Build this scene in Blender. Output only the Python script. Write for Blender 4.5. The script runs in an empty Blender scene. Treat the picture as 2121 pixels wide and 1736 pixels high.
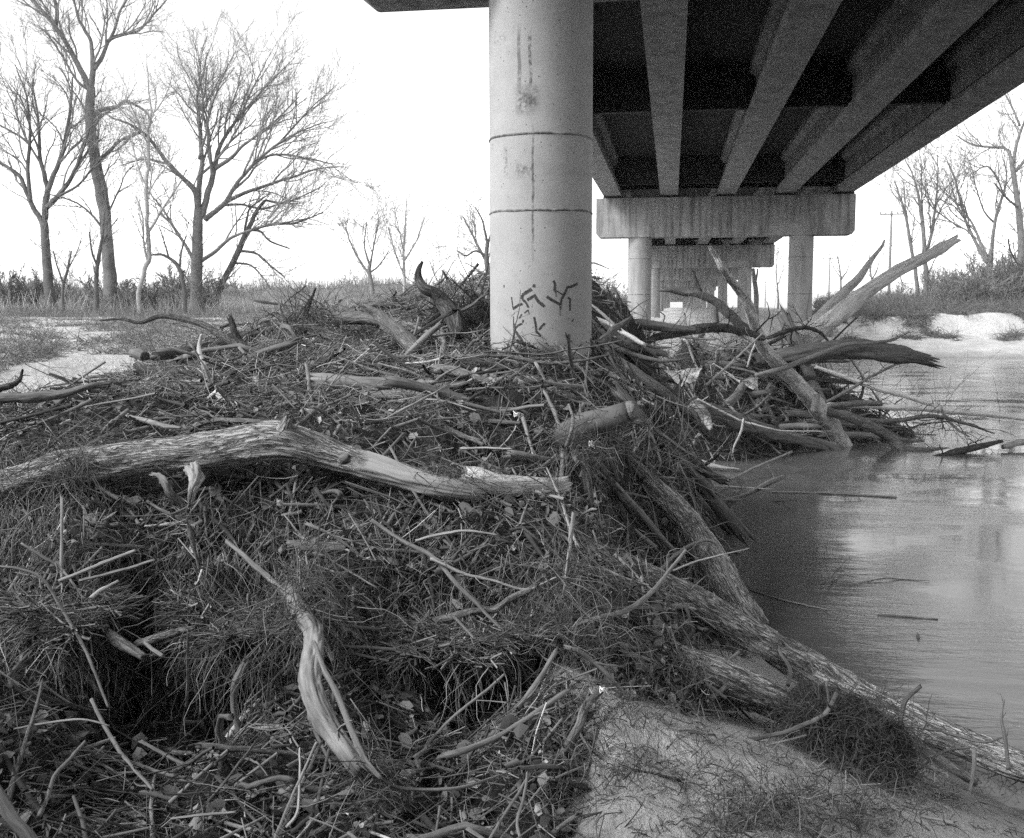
import bpy, math, random
import numpy as np
from mathutils import Vector

random.seed(7)
rng = np.random.default_rng(7)
scn = bpy.context.scene
COL = scn.collection

# ------------------------------------------------------------------ camera
FPX = 2150.0                      # focal length when the frame is 2121 units wide
PITCH, YAW, ROLL = 6.05, 8.73, 0.15
EYE = np.array([0.0, 0.0, 3.0])   # water level is z = 0
cam_d = bpy.data.cameras.new('camera')
cam_d.sensor_fit = 'HORIZONTAL'
cam_d.sensor_width = 36.0
cam_d.lens = 36.0 * FPX / 2121.0
cam_d.clip_start = 0.05
cam_d.clip_end = 6000
cam = bpy.data.objects.new('camera', cam_d)
COL.objects.link(cam)
cam.location = EYE
cam.rotation_mode = 'XYZ'
from mathutils import Matrix
RM = (Matrix.Rotation(math.radians(YAW), 3, 'Z') @ Matrix.Rotation(math.radians(90 - PITCH), 3, 'X') @ Matrix.Rotation(math.radians(-ROLL), 3, 'Z'))
cam.rotation_euler = RM.to_euler('XYZ')
scn.camera = cam
RN = np.array(RM)

# ------------------------------------------------------------------ world and sun (thin overcast, black-and-white film)
SUN_EL, SUN_AZ = 42.0, 236.0      # compass direction the light comes from (0 = +Y, clockwise)
w = bpy.data.worlds.new('World')
scn.world = w
w.use_nodes = True
nt = w.node_tree
nt.nodes.clear()
wo = nt.nodes.new('ShaderNodeOutputWorld')
bg = nt.nodes.new('ShaderNodeBackground')
sky = nt.nodes.new('ShaderNodeTexSky')
sky.sky_type = 'NISHITA'
sky.sun_disc = False
sky.sun_elevation = math.radians(SUN_EL)
sky.sun_rotation = math.radians(SUN_AZ)
sky.air_density = 1.0
sky.dust_density = 1.0
sky.ozone_density = 1.0
bw = nt.nodes.new('ShaderNodeRGBToBW')
nt.links.new(sky.outputs[0], bw.inputs[0])
nt.links.new(bw.outputs[0], bg.inputs[0])
bg.inputs[1].default_value = 0.15
nt.links.new(bg.outputs[0], wo.inputs[0])

sd = bpy.data.lights.new('sun', 'SUN')
sd.energy = 1.1
sd.angle = math.radians(25)
sun = bpy.data.objects.new('sun', sd)
COL.objects.link(sun)
az, el = math.radians(SUN_AZ), math.radians(SUN_EL)
sv = Vector((math.sin(az) * math.cos(el), math.cos(az) * math.cos(el), math.sin(el)))
sun.rotation_euler = sv.to_track_quat('Z', 'Y').to_euler()
sun.location = (-20, -20, 30)

scn.view_settings.view_transform = 'Standard'
scn.view_settings.look = 'None'
scn.view_settings.gamma = 1.0
scn.view_settings.exposure = 1.75
scn.view_settings.use_curve_mapping = False
scn.render.engine = 'CYCLES'
scn.cycles.use_denoising = False
scn.cycles.max_bounces = 6
scn.cycles.diffuse_bounces = 3
scn.cycles.glossy_bounces = 3
scn.render.film_transparent = False

# ------------------------------------------------------------------ helpers: places
def at(px, py, Z):
    """point seen at photo position (px, py), Z metres along the view axis"""
    d = RN @ np.array([(px - 1060.5) / FPX, (868.0 - py) / FPX, -1.0])
    return EYE + d * Z

def _hash(ix, iy, s):
    n = (ix * 374761393 + iy * 668265263 + s * 1442695041) & 0xffffffff
    n = ((n ^ (n >> 13)) * 1274126177) & 0xffffffff
    return ((n ^ (n >> 16)) & 0xffff) / 65535.0

def vnoise(x, y, s=0):
    x = np.asarray(x, float); y = np.asarray(y, float)
    ix = np.floor(x).astype(np.int64); iy = np.floor(y).astype(np.int64)
    fx = x - ix; fy = y - iy
    fx = fx * fx * (3 - 2 * fx); fy = fy * fy * (3 - 2 * fy)
    a = _hash(ix, iy, s); b = _hash(ix + 1, iy, s); c = _hash(ix, iy + 1, s); d = _hash(ix + 1, iy + 1, s)
    return (a + (b - a) * fx) * (1 - fy) + (c + (d - c) * fx) * fy - 0.5

def fbm(x, y, sc, oct=4, s=0):
    r = 0; a = 1.0
    for k in range(oct):
        r = r + a * vnoise(x * sc + 17.3 * k, y * sc - 9.1 * k, s + k); sc *= 2.03; a *= 0.5
    return r

class RBF:
    def __init__(self, pts, smooth=0.0):
        p = np.array(pts, float); self.c = p[:, :2]
        n = len(p); A = np.zeros((n + 1, n + 1))
        A[:n, :n] = -self.k(self.c[:, None] - self.c[None]) + np.eye(n) * smooth * -1
        A[:n, n] = 1; A[n, :n] = 1
        self.w = np.linalg.solve(A, np.append(p[:, 2], 0))
    def k(self, d): return np.sqrt((d ** 2).sum(-1) + 0.04)
    def __call__(self, x, y):
        x = np.asarray(x, float); y = np.asarray(y, float); sh = x.shape
        q = np.stack([x.ravel(), y.ravel()], -1); out = np.empty(len(q))
        for i in range(0, len(q), 20000):
            out[i:i + 20000] = -self.k(q[i:i + 20000, None] - self.c[None]) @ self.w[:-1] + self.w[-1]
        return out.reshape(sh)

# ------------------------------------------------------------------ helpers: meshes
def mesh_np(name, V, Q=None, T=None, smooth=True, uv=None, tone=None):
    me = bpy.data.meshes.new(name)
    V = np.asarray(V, np.float32).reshape(-1, 3)
    Q = np.zeros((0, 4), np.int32) if Q is None else np.asarray(Q, np.int32).reshape(-1, 4)
    T = np.zeros((0, 3), np.int32) if T is None else np.asarray(T, np.int32).reshape(-1, 3)
    nl = Q.size + T.size
    me.vertices.add(len(V)); me.vertices.foreach_set('co', V.ravel())
    me.loops.add(nl); lv = np.concatenate([Q.ravel(), T.ravel()]); me.loops.foreach_set('vertex_index', lv)
    me.polygons.add(len(Q) + len(T))
    me.polygons.foreach_set('loop_start', np.concatenate([np.arange(len(Q)) * 4, Q.size + np.arange(len(T)) * 3]).astype(np.int32))
    me.polygons.foreach_set('use_smooth', np.full(len(Q) + len(T), smooth))
    me.update(calc_edges=True)
    if uv is not None:
        ul = me.uv_layers.new(name='UVMap')
        ul.data.foreach_set('uv', np.asarray(uv, np.float32)[lv].ravel())
    if tone is not None:
        a = me.attributes.new('tone', 'FLOAT', 'POINT')
        a.data.foreach_set('value', np.asarray(tone, np.float32).ravel())
    return me

def tag(o, label=None, cat=None, group=None, kind=None):
    if label: o['label'] = label
    if cat: o['category'] = cat
    if group: o['group'] = group
    if kind: o['kind'] = kind
    return o

def link(name, me, mat=None, parent=None):
    o = bpy.data.objects.new(name, me); COL.objects.link(o)
    if mat is not None and not me.materials: me.materials.append(mat)
    if parent is not None: o.parent = parent
    return o

def empty(name, loc):
    o = bpy.data.objects.new(name, None); COL.objects.link(o); o.location = loc
    o.empty_display_size = 0.2
    return o

def rebase(V, base): return np.asarray(V) - np.asarray(base)

class MB:
    """collects pieces of one mesh"""
    def __init__(s): s.V = []; s.Q = []; s.T = []; s.U = []; s.n = 0
    def add(s, V, Q=None, T=None, U=None):
        V = np.asarray(V, float).reshape(-1, 3)
        s.V.append(V)
        if Q is not None and len(Q): s.Q.append(np.asarray(Q) + s.n)
        if T is not None and len(T): s.T.append(np.asarray(T) + s.n)
        s.U.append(np.zeros((len(V), 2)) if U is None else U)
        s.n += len(V); return s
    def box(s, x0, x1, y0, y1, z0, z1):
        V = [(x, y, z) for z in (z0, z1) for y in (y0, y1) for x in (x0, x1)]
        return s.add(V, [(0, 2, 3, 1), (4, 5, 7, 6), (0, 1, 5, 4), (2, 6, 7, 3), (0, 4, 6, 2), (1, 3, 7, 5)])
    def prism(s, prof, y0, y1, axis='y'):
        n = len(prof)
        if axis == 'y': V = [(a, y0, b) for a, b in prof] + [(a, y1, b) for a, b in prof]
        else: V = [(y0, a, b) for a, b in prof] + [(y1, a, b) for a, b in prof]
        q = [(i, (i + 1) % n, n + (i + 1) % n, n + i) for i in range(n)]
        c0 = np.mean(V[:n], 0); c1 = np.mean(V[n:], 0); V = V + [tuple(c0), tuple(c1)]
        t = [(i, 2 * n, (i + 1) % n) for i in range(n)] + [(n + i, n + (i + 1) % n, 2 * n + 1) for i in range(n)]
        return s.add(V, q, t)
    def mesh(s, name, base=(0, 0, 0), smooth=False):
        V = np.concatenate(s.V) - np.array(base)
        Q = np.concatenate(s.Q) if s.Q else None; T = np.concatenate(s.T) if s.T else None
        return mesh_np(name, V, Q, T, smooth, uv=np.concatenate(s.U))

def norm(a): return a / np.maximum(np.linalg.norm(a, axis=-1, keepdims=True), 1e-9)

def tubes(P, R, sides=3):
    """N open tubes: P (N,K,3), R (N,K) -> verts, quads"""
    N, K, _ = P.shape
    T = norm(np.gradient(P, axis=1))
    A = norm(rng.normal(size=(N, 1, 3)))
    U = np.cross(T, A); bad = np.linalg.norm(U, axis=-1) < 0.15
    U[bad] = np.cross(T[bad], np.array([0.577, -0.577, 0.577]))
    U = norm(U); W = np.cross(T, U)
    a = np.arange(sides) * 2 * math.pi / sides
    V = P[:, :, None] + R[:, :, None, None] * (np.cos(a)[:, None] * U[:, :, None] + np.sin(a)[:, None] * W[:, :, None])
    i = np.arange(N)[:, None, None] * K * sides; k = np.arange(K - 1)[None, :, None] * sides; j = np.arange(sides)[None, None]
    j2 = (j + 1) % sides
    Q = np.stack([i + k + j, i + k + j2, i + k + sides + j2, i + k + sides + j], -1).reshape(-1, 4)
    return V.reshape(-1, 3), Q

def paths(start, d, L, K, curl=0.2, droop=0.0):
    N = len(start); P = np.empty((N, K, 3)); P[:, 0] = start; d = norm(d.copy())
    droop = np.broadcast_to(droop, (N,))
    for k in range(1, K):
        d = d + rng.normal(size=(N, 3)) * curl; d[:, 2] -= droop; d = norm(d)
        P[:, k] = P[:, k - 1] + d * (np.asarray(L) / (K - 1))[:, None]
    return P

def catmull(P, n):
    P = np.asarray(P, float); m = len(P)
    E = np.vstack([2 * P[0] - P[1], P, 2 * P[-1] - P[-2]])
    seg = np.linalg.norm(np.diff(P[:, :3], axis=0), axis=1); cum = np.append(0, np.cumsum(seg))
    s = np.linspace(0, cum[-1], n); out = []
    for v in s:
        i = min(max(np.searchsorted(cum, v, 'right') - 1, 0), m - 2); t = (v - cum[i]) / max(seg[i], 1e-9)
        a, b, c, d = E[i], E[i + 1], E[i + 2], E[i + 3]
        out.append(0.5 * (2 * b + (c - a) * t + (2 * a - 5 * b + 4 * c - d) * t * t + (3 * b - a - 3 * c + d) * t ** 3))
    return np.array(out)

def limb(mb, P, R, sides=10, rough=0.06, jag=(0, 0), seed=0, ridge=0.0, oval=0.0):
    """one solid limb with capped, optionally splintered ends; P (n,3) R (n)"""
    n = len(P); T = norm(np.gradient(P, axis=0))
    ref = np.array([0, 0, 1.0]) if abs(T[0][2]) < 0.9 else np.array([1.0, 0, 0])
    U = np.empty_like(P); u = norm(np.cross(T[0], ref))
    for i in range(n):
        u = norm(u - T[i] * (u @ T[i])); U[i] = u
    W = np.cross(T, U)
    cum = np.append(0, np.cumsum(np.linalg.norm(np.diff(P, axis=0), axis=1)))
    a = np.arange(sides + 1) * 2 * math.pi / sides
    rr = R[:, None] * np.ones((1, sides + 1))
    Rm = max(R.mean(), 1e-4)
    ca, sa = np.cos(a)[None] * 1.3, np.sin(a)[None] * 1.3
    q = cum[:, None] / Rm
    f = vnoise(ca * 1.3 + seed * 3.7, sa * 1.3 + q * 0.35, seed) + 0.5 * vnoise(ca * 3 + q * .3, sa * 3 + q * 0.8 + seed, seed + 5)
    rr = rr * (1 + rough * 2.2 * f)
    if ridge > 0:
        g = vnoise(np.cos(a)[None] * sides / 7 + 0 * q, np.sin(a)[None] * sides / 7 + q * 0.42 + seed, seed + 9) + 0.7 * vnoise(np.cos(a)[None] * sides / 4 + q * .15, np.sin(a)[None] * sides / 4 + q * 1.1, seed + 3)
        rr = rr + ridge * g
    rr[:, -1] = rr[:, 0]
    V = P[:, None] + rr[:, :, None] * (np.cos(a)[None, :, None] * U[:, None] + np.sin(a)[None, :, None] * W[:, None] * (1 - oval))
    for e, idx in ((jag[0], 0), (jag[1], -1)):
        if e > 0:
            j = np.abs(rng.normal(size=sides + 1)) * e * R[idx]; j[-1] = j[0]
            s = -1 if idx == 0 else 1
            V[idx] += s * j[:, None] * T[idx]
    uvw = np.stack([np.broadcast_to(cum[:, None], rr.shape), np.broadcast_to(a[None] * Rm, rr.shape)], -1)
    S = sides + 1
    i = np.arange(n - 1)[:, None] * S; j = np.arange(sides)[None]
    Q = np.stack([i + j, i + j + 1, i + S + j + 1, i + S + j], -1).reshape(-1, 4)
    Vf = V.reshape(-1, 3); Uf = uvw.reshape(-1, 2)
    c0 = P[0] + T[0] * R[0] * (0.3 if jag[0] else -0.1); c1 = P[-1] - T[-1] * R[-1] * (0.3 if jag[1] else -0.1)
    nv = len(Vf)
    Vf = np.vstack([Vf, c0, c1]); Uf = np.vstack([Uf, [[0, 0]], [[cum[-1], 0]]])
    Tt = [(nv, k + 1, k) for k in range(sides)] + [(nv + 1, (n - 1) * S + k, (n - 1) * S + k + 1) for k in range(sides)]
    mb.add(Vf, Q, Tt, Uf)

# ------------------------------------------------------------------ materials (all grey: the photograph is black and white)
def mat(name):
    m = bpy.data.materials.new(name); m.use_nodes = True
    nt = m.node_tree; b = nt.nodes['Principled BSDF']
    b.inputs['Roughness'].default_value = 0.85
    b.inputs['Specular IOR Level'].default_value = 0.25
    return m, nt, b

def N(nt, typ, **kw):
    n = nt.nodes.new(typ)
    for k, v in kw.items():
        if k.startswith('_'): setattr(n, k[1:], v)
        else: n.inputs[k].default_value = v
    return n

def ramp(nt, src, stops):
    r = nt.nodes.new('ShaderNodeValToRGB')
    cr = r.color_ramp
    while len(cr.elements) < len(stops): cr.elements.new(0.5)
    for e, (p, c) in zip(cr.elements, stops): e.position = p; e.color = (c, c, c, 1)
    nt.links.new(src, r.inputs[0]); return r.outputs[0]

def noise_n(nt, vec, scale, detail=5, rough=0.6, dist=0.0):
    n = N(nt, 'ShaderNodeTexNoise', Scale=scale, Detail=detail, Roughness=rough, Distortion=dist)
    if vec is not None: nt.links.new(vec, n.inputs['Vector'])
    return n.outputs['Fac']

def mapping(nt, out, scale=(1, 1, 1), loc=(0, 0, 0)):
    tc = nt.nodes.new('ShaderNodeTexCoord'); mp = nt.nodes.new('ShaderNodeMapping')
    mp.inputs['Scale'].default_value = scale; mp.inputs['Location'].default_value = loc
    nt.links.new(tc.outputs[out], mp.inputs[0]); return mp.outputs[0]

def math_n(nt, op, a, b=None, clamp=False):
    n = nt.nodes.new('ShaderNodeMath'); n.operation = op; n.use_clamp = clamp
    for i, v in enumerate((a, b)):
        if v is None: continue
        if isinstance(v, (int, float)): n.inputs[i].default_value = v
        else: nt.links.new(v, n.inputs[i])
    return n.outputs[0]

def mixc(nt, f, a, b, mode='MIX'):
    n = nt.nodes.new('ShaderNodeMix'); n.data_type = 'RGBA'; n.blend_type = mode
    for s, v in ((n.inputs[0], f), (n.inputs[6], a), (n.inputs[7], b)):
        if isinstance(v, (int, float)): s.default_value = v if s == n.inputs[0] else (v, v, v, 1)
        else: nt.links.new(v, s)
    return n.outputs[2]

def bump(nt, b, h, strength=0.5, dist=0.02):
    n = N(nt, 'ShaderNodeBump', Strength=strength, Distance=dist)
    nt.links.new(h, n.inputs['Height']); nt.links.new(n.outputs[0], b.inputs['Normal'])

def furrows(nt, sx, sy):
    v = mapping(nt, 'UV', (sx, sy, 1))
    def rid(sc, det, dist, w_):
        n = noise_n(nt, v, sc, det, 0.55, dist)
        return ramp(nt, math_n(nt, 'ABSOLUTE', math_n(nt, 'SUBTRACT', n, 0.5)), [(0.0, 0.0), (w_, 1.0)])
    a_, b_ = rid(0.55, 3, 1.2, 0.065), rid(1.3, 3, 0.8, 0.08)
    return math_n(nt, 'ADD', math_n(nt, 'MULTIPLY', a_, 0.6), math_n(nt, 'MULTIPLY', math_n(nt, 'MULTIPLY', a_, b_), 0.4))

def bark_material(name, lo, hi, sx=8, sy=60, bs=1.0, bd=0.014):
    m, nt, b = mat(name)
    h = furrows(nt, sx, sy)
    patch = noise_n(nt, mapping(nt, 'UV', (2.2, 5, 1)), 1.0, 4, 0.7)
    c = mixc(nt, h, lo, mixc(nt, ramp(nt, patch, [(0.38, 0.0), (0.62, 1.0)]), hi * 0.55, hi))
    nt.links.new(c, b.inputs['Base Color'])
    bump(nt, b, h, bs, bd)
    return m

def wood_material(name, lo, hi, bs=0.5, sx=5, sy=90):
    m, nt, b = mat(name)
    g = noise_n(nt, mapping(nt, 'UV', (sx, sy, 1)), 1.0, 5, 0.65, 0.3)
    p = noise_n(nt, mapping(nt, 'UV', (3, 9, 1)), 1.0, 4)
    s = math_n(nt, 'ADD', math_n(nt, 'MULTIPLY', g, 0.65), math_n(nt, 'MULTIPLY', p, 0.35))
    nt.links.new(ramp(nt, s, [(0.34, lo), (0.6, hi)]), b.inputs['Base Color'])
    bump(nt, b, g, bs, 0.006)
    return m

M_BARK = bark_material('ridged_bark', 0.07, 0.54)
M_BARK_MID = bark_material('small_bark', 0.07, 0.26, 10, 75, 0.8, 0.006)
M_BARK_DARK = bark_material('dark_bark', 0.035, 0.14, 9, 60)
M_BARE = wood_material('bare_weathered_wood', 0.12, 0.36)
M_GREY = wood_material('grey_wood', 0.07, 0.24)
M_DARK = wood_material('dark_rotten_wood', 0.035, 0.16, 0.9, 4, 60)
M_SMOOTH = wood_material('smooth_brown_wood', 0.06, 0.13, 0.4, 3, 22)
M_POLE = wood_material('bleached_pole', 0.42, 0.68)
M_POLE2 = wood_material('bleached_trunk', 0.24, 0.6, 0.9, 2, 16)
M_TRUNK = bark_material('pale_grey_bark', 0.32, 0.7, 5, 30, 0.9, 0.01)
M_LIMB = wood_material('half_bare_limb', 0.08, 0.30, 0.9, 4, 26)
M_LOG, nt, b = mat('half_stripped_bark')
def _half():
    for n_ in list(nt.nodes):
        if n_.type not in ('BSDF_PRINCIPLED', 'OUTPUT_MATERIAL'): nt.nodes.remove(n_)
    h = furrows(nt, 8, 60)
    bark = mixc(nt, h, 0.07, 0.42)
    g = noise_n(nt, mapping(nt, 'UV', (2.5, 40, 1)), 1.0, 5, 0.6, 0.2); bare = ramp(nt, g, [(0.3, 0.24), (0.6, 0.36)])
    tc = nt.nodes.new('ShaderNodeTexCoord'); sp = nt.nodes.new('ShaderNodeSeparateXYZ'); nt.links.new(tc.outputs['UV'], sp.inputs[0])
    ed = noise_n(nt, mapping(nt, 'UV', (3, 6, 1)), 2.0, 4)
    mu = math_n(nt, 'MULTIPLY', math_n(nt, 'SUBTRACT', math_n(nt, 'ADD', sp.outputs[0], math_n(nt, 'MULTIPLY', ed, 0.3)), 2.62), 12.0, True)
    an = math_n(nt, 'COSINE', math_n(nt, 'ADD', math_n(nt, 'DIVIDE', sp.outputs[1], 0.0925), 0.25))
    mv = math_n(nt, 'MULTIPLY', math_n(nt, 'SUBTRACT', math_n(nt, 'ADD', an, math_n(nt, 'MULTIPLY', ed, 0.25)), 0.62), 10.0, True)
    mk_ = math_n(nt, 'MULTIPLY', mu, mv)
    nt.links.new(mixc(nt, mk_, bark, bare), b.inputs['Base Color'])
    bump(nt, b, math_n(nt, 'MULTIPLY', h, math_n(nt, 'SUBTRACT', 1.0, mk_)), 0.9, 0.012)
_half()
M_PALE = wood_material('pale_stripped_wood', 0.2, 0.46)

def tone_material(name, lo, hi, rough=0.9):
    m, nt, b = mat(name)
    a = nt.nodes.new('ShaderNodeAttribute'); a.attribute_name = 'tone'
    n = noise_n(nt, mapping(nt, 'Object', (1, 1, 1)), 9.0, 3)
    s = math_n(nt, 'ADD', math_n(nt, 'MULTIPLY', a.outputs['Fac'], 0.8), math_n(nt, 'MULTIPLY', n, 0.25))
    nt.links.new(ramp(nt, s, [(0.05, lo), (0.45, lo * 0.8 + hi * .2), (0.8, (lo + hi) * .5), (1.0, hi)]), b.inputs['Base Color'])
    b.inputs['Roughness'].default_value = rough
    return m

M_TWIG = tone_material('twig_mix', 0.022, 0.56)
M_LEAF = tone_material('dry_leaf_mix', 0.07, 0.5, 0.8)
M_WEED = tone_material('dry_weed_mix', 0.12, 0.45)
M_GRASS = tone_material('dry_grass_mix', 0.3, 0.6)

def flat_material(name, lo, hi, scale=6, coord='Object', bs=0.3):
    m, nt, b = mat(name)
    n = noise_n(nt, mapping(nt, coord), scale, 6)
    nt.links.new(ramp(nt, n, [(0.3, lo), (0.7, hi)]), b.inputs['Base Color'])
    if bs: bump(nt, b, n, bs, 0.03)
    return m

M_TREE = flat_material('tree_bark', 0.10, 0.2, 3)
M_TREE_DARK = flat_material('tree_bark_dark', 0.06, 0.13, 3)
M_TREE_PALE = flat_material('tree_bark_pale', 0.26, 0.42, 2)
M_CROWN = flat_material('fine_twig_bark', 0.14, 0.26, 2, bs=0)
M_FAR = flat_material('far_tree_bark', 0.14, 0.24, 1, bs=0)
M_SHRUB = flat_material('shrub_twig', 0.16, 0.3, 2, bs=0)
M_PLASTIC, _nt, _b = mat('white_plastic_sheet'); _b.inputs['Base Color'].default_value = (0.8, 0.8, 0.8, 1); _b.inputs['Roughness'].default_value = 0.45
M_PAINT, _nt, _b = mat('dark_sprayed_paint')
_n = noise_n(_nt, mapping(_nt, 'Object'), 40, 4); _nt.links.new(ramp(_nt, _n, [(0.3, 0.02), (0.75, 0.09)]), _b.inputs['Base Color'])
M_STEEL = flat_material('bearing_steel', 0.03, 0.07, 20)

def concrete(name, lo, hi, streak=0.0, seam=None, pores=True):
    m, nt, b = mat(name)
    ob = mapping(nt, 'Object')
    big = noise_n(nt, ob, 1.4, 5, 0.65)
    mid = noise_n(nt, ob, 6.0, 6, 0.7)
    fine = noise_n(nt, ob, 70.0, 3, 0.7)
    s = math_n(nt, 'ADD', math_n(nt, 'MULTIPLY', big, 0.5), math_n(nt, 'ADD', math_n(nt, 'MULTIPLY', mid, 0.3), math_n(nt, 'MULTIPLY', fine, 0.2)))
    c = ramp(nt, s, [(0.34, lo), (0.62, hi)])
    if streak > 0:
        st = noise_n(nt, mapping(nt, 'Object', (2.6, 2.6, 0.22)), 1.6, 5, 0.6)
        st2 = noise_n(nt, mapping(nt, 'Object', (9, 9, 0.5)), 1.2, 3, 0.6)
        f = math_n(nt, 'MULTIPLY', ramp(nt, st, [(0.45, 0.0), (0.62, 1.0)]), ramp(nt, st2, [(0.3, 0.4), (0.6, 1.0)]))
        c = mixc(nt, math_n(nt, 'MULTIPLY', f, streak), c, 0.06)
    hgt = mid
    if pores:
        vo = N(nt, 'ShaderNodeTexVoronoi', Scale=22.0, Randomness=1.0); nt.links.new(ob, vo.inputs['Vector'])
        sel = noise_n(nt, ob, 9.0, 1)
        p = math_n(nt, 'MULTIPLY', ramp(nt, vo.outputs['Distance'], [(0.10, 1.0), (0.16, 0.0)]), ramp(nt, sel, [(0.5, 0.0), (0.6, 1.0)]))
        c = mixc(nt, p, c, 0.06)
    if seam:
        tc = nt.nodes.new('ShaderNodeTexCoord'); sp = nt.nodes.new('ShaderNodeSeparateXYZ'); nt.links.new(tc.outputs['Object'], sp.inputs[0])
        X, Z = sp.outputs[0], sp.outputs[2]
        wob = math_n(nt, 'MULTIPLY', math_n(nt, 'SUBTRACT', noise_n(nt, ob, 4.0, 4), 0.5), 0.05)
        def mask_box(cx, hw, z0, z1, soft, density_scale=None, lo_=0.4, hi_=0.6):
            dx = math_n(nt, 'ABSOLUTE', math_n(nt, 'SUBTRACT', math_n(nt, 'ADD', X, wob), cx))
            mx = math_n(nt, 'SUBTRACT', 1.0, math_n(nt, 'DIVIDE', dx, hw), True)
            mz = math_n(nt, 'MULTIPLY', math_n(nt, 'DIVIDE', math_n(nt, 'SUBTRACT', Z, z0), soft, True), math_n(nt, 'DIVIDE', math_n(nt, 'SUBTRACT', z1, Z), soft, True))
            r = math_n(nt, 'MULTIPLY', math_n(nt, 'MULTIPLY', mx, 2.2, True), mz)
            if density_scale:
                r = math_n(nt, 'MULTIPLY', r, ramp(nt, noise_n(nt, ob, density_scale, 5, 0.7), [(lo_, 0.0), (hi_, 1.0)]))
            return r
        for (cx, hw, z0, z1, soft, ds, l_, h_, k) in seam:
            c = mixc(nt, math_n(nt, 'MULTIPLY', mask_box(cx, hw, z0, z1, soft, ds, l_, h_), k), c, 0.045)
    nt.links.new(c, b.inputs['Base Color'])
    bump(nt, b, math_n(nt, 'ADD', hgt, math_n(nt, 'MULTIPLY', fine, 0.3)), 0.35, 0.012)
    return m

M_CONC = concrete('pier_concrete', 0.24, 0.36, 0.35)
M_CONC_CAP = concrete('stained_cap_concrete', 0.2, 0.36, 0.75)
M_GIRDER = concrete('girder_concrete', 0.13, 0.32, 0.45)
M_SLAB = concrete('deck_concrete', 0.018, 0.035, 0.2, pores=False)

# sand
M_SAND, nt, b = mat('river_sand')
ob = mapping(nt, 'Object')
n1 = noise_n(nt, ob, 0.8, 6, 0.6); n2 = noise_n(nt, ob, 9.0, 6, 0.7); n3 = noise_n(nt, ob, 160.0, 2, 0.6)
s = math_n(nt, 'ADD', math_n(nt, 'MULTIPLY', n1, 0.45), math_n(nt, 'ADD', math_n(nt, 'MULTIPLY', n2, 0.35), math_n(nt, 'MULTIPLY', n3, 0.2)))
c = ramp(nt, s, [(0.36, 0.30), (0.60, 0.60)])
tc = nt.nodes.new('ShaderNodeTexCoord'); sp = nt.nodes.new('ShaderNodeSeparateXYZ'); nt.links.new(tc.outputs['Object'], sp.inputs[0])
wet = math_n(nt, 'SUBTRACT', 1.0, math_n(nt, 'DIVIDE', math_n(nt, 'ADD', sp.outputs[2], math_n(nt, 'MULTIPLY', n1, 0.25)), 0.55), True)
c = mixc(nt, math_n(nt, 'MULTIPLY', wet, 0.7), c, 0.12)
shade_mask = math_n(nt, 'MULTIPLY', math_n(nt, 'DIVIDE', math_n(nt, 'SUBTRACT', 15.0, sp.outputs[1]), 6.0, True), math_n(nt, 'DIVIDE', math_n(nt, 'ADD', sp.outputs[0], 4.0), 3.0, True))
c = mixc(nt, math_n(nt, 'MULTIPLY', math_n(nt, 'MULTIPLY', shade_mask, ramp(nt, n2, [(0.35, 0.3), (0.6, 1.0)])), 0.45), c, 0.12)   # shade under the bridge painted into the near sand colour
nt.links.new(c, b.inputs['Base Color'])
bump(nt, b, math_n(nt, 'ADD', n2, math_n(nt, 'MULTIPLY', n3, 0.12)), 0.9, 0.09)

# forest/pile soil
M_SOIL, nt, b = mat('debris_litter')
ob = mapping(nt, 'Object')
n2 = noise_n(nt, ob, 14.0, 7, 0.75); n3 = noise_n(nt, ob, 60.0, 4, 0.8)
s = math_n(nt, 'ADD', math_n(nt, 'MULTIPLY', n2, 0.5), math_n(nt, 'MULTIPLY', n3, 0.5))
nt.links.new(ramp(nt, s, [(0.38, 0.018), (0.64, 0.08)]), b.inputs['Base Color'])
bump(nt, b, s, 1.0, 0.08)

# river water
M_WATER, nt, b = mat('murky_river_water')
b.inputs['Base Color'].default_value = (0.11, 0.11, 0.11, 1)
b.inputs['Roughness'].default_value = 0.04
b.inputs['IOR'].default_value = 1.33
b.inputs['Specular IOR Level'].default_value = 0.5
a1 = noise_n(nt, mapping(nt, 'Object', (1.1, 4.5, 1)), 1.6, 5, 0.6, 0.4)
a2 = noise_n(nt, mapping(nt, 'Object', (1.0, 1.6, 1)), 0.35, 3, 0.5)
a3 = noise_n(nt, mapping(nt, 'Object', (3.0, 9.0, 1)), 3.0, 3, 0.6, 0.3)
k = ramp(nt, a2, [(0.42, 0.12), (0.6, 1.0)])
h = math_n(nt, 'MULTIPLY', math_n(nt, 'ADD', a1, math_n(nt, 'MULTIPLY', a3, 0.3)), k)
bump(nt, b, h, 0.5, 0.02)

# ------------------------------------------------------------------ ground form
SHORE = np.array([(3.4, -6), (3.2, 2), (2.9, 4.8), (2.25, 6.0), (1.75, 6.9), (1.25, 8.2), (0.65, 9.7), (0.15, 12.3), (-0.2, 16), (-0.45, 19.5), (-0.2, 21.5), (2.2, 27), (5, 36), (7.5, 50), (9.2, 63), (14, 66.5), (24, 67), (60, 74), (160, 96), (700, 220)], float)
SHORE = np.vstack([[(3.4, -900)], SHORE])

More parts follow.
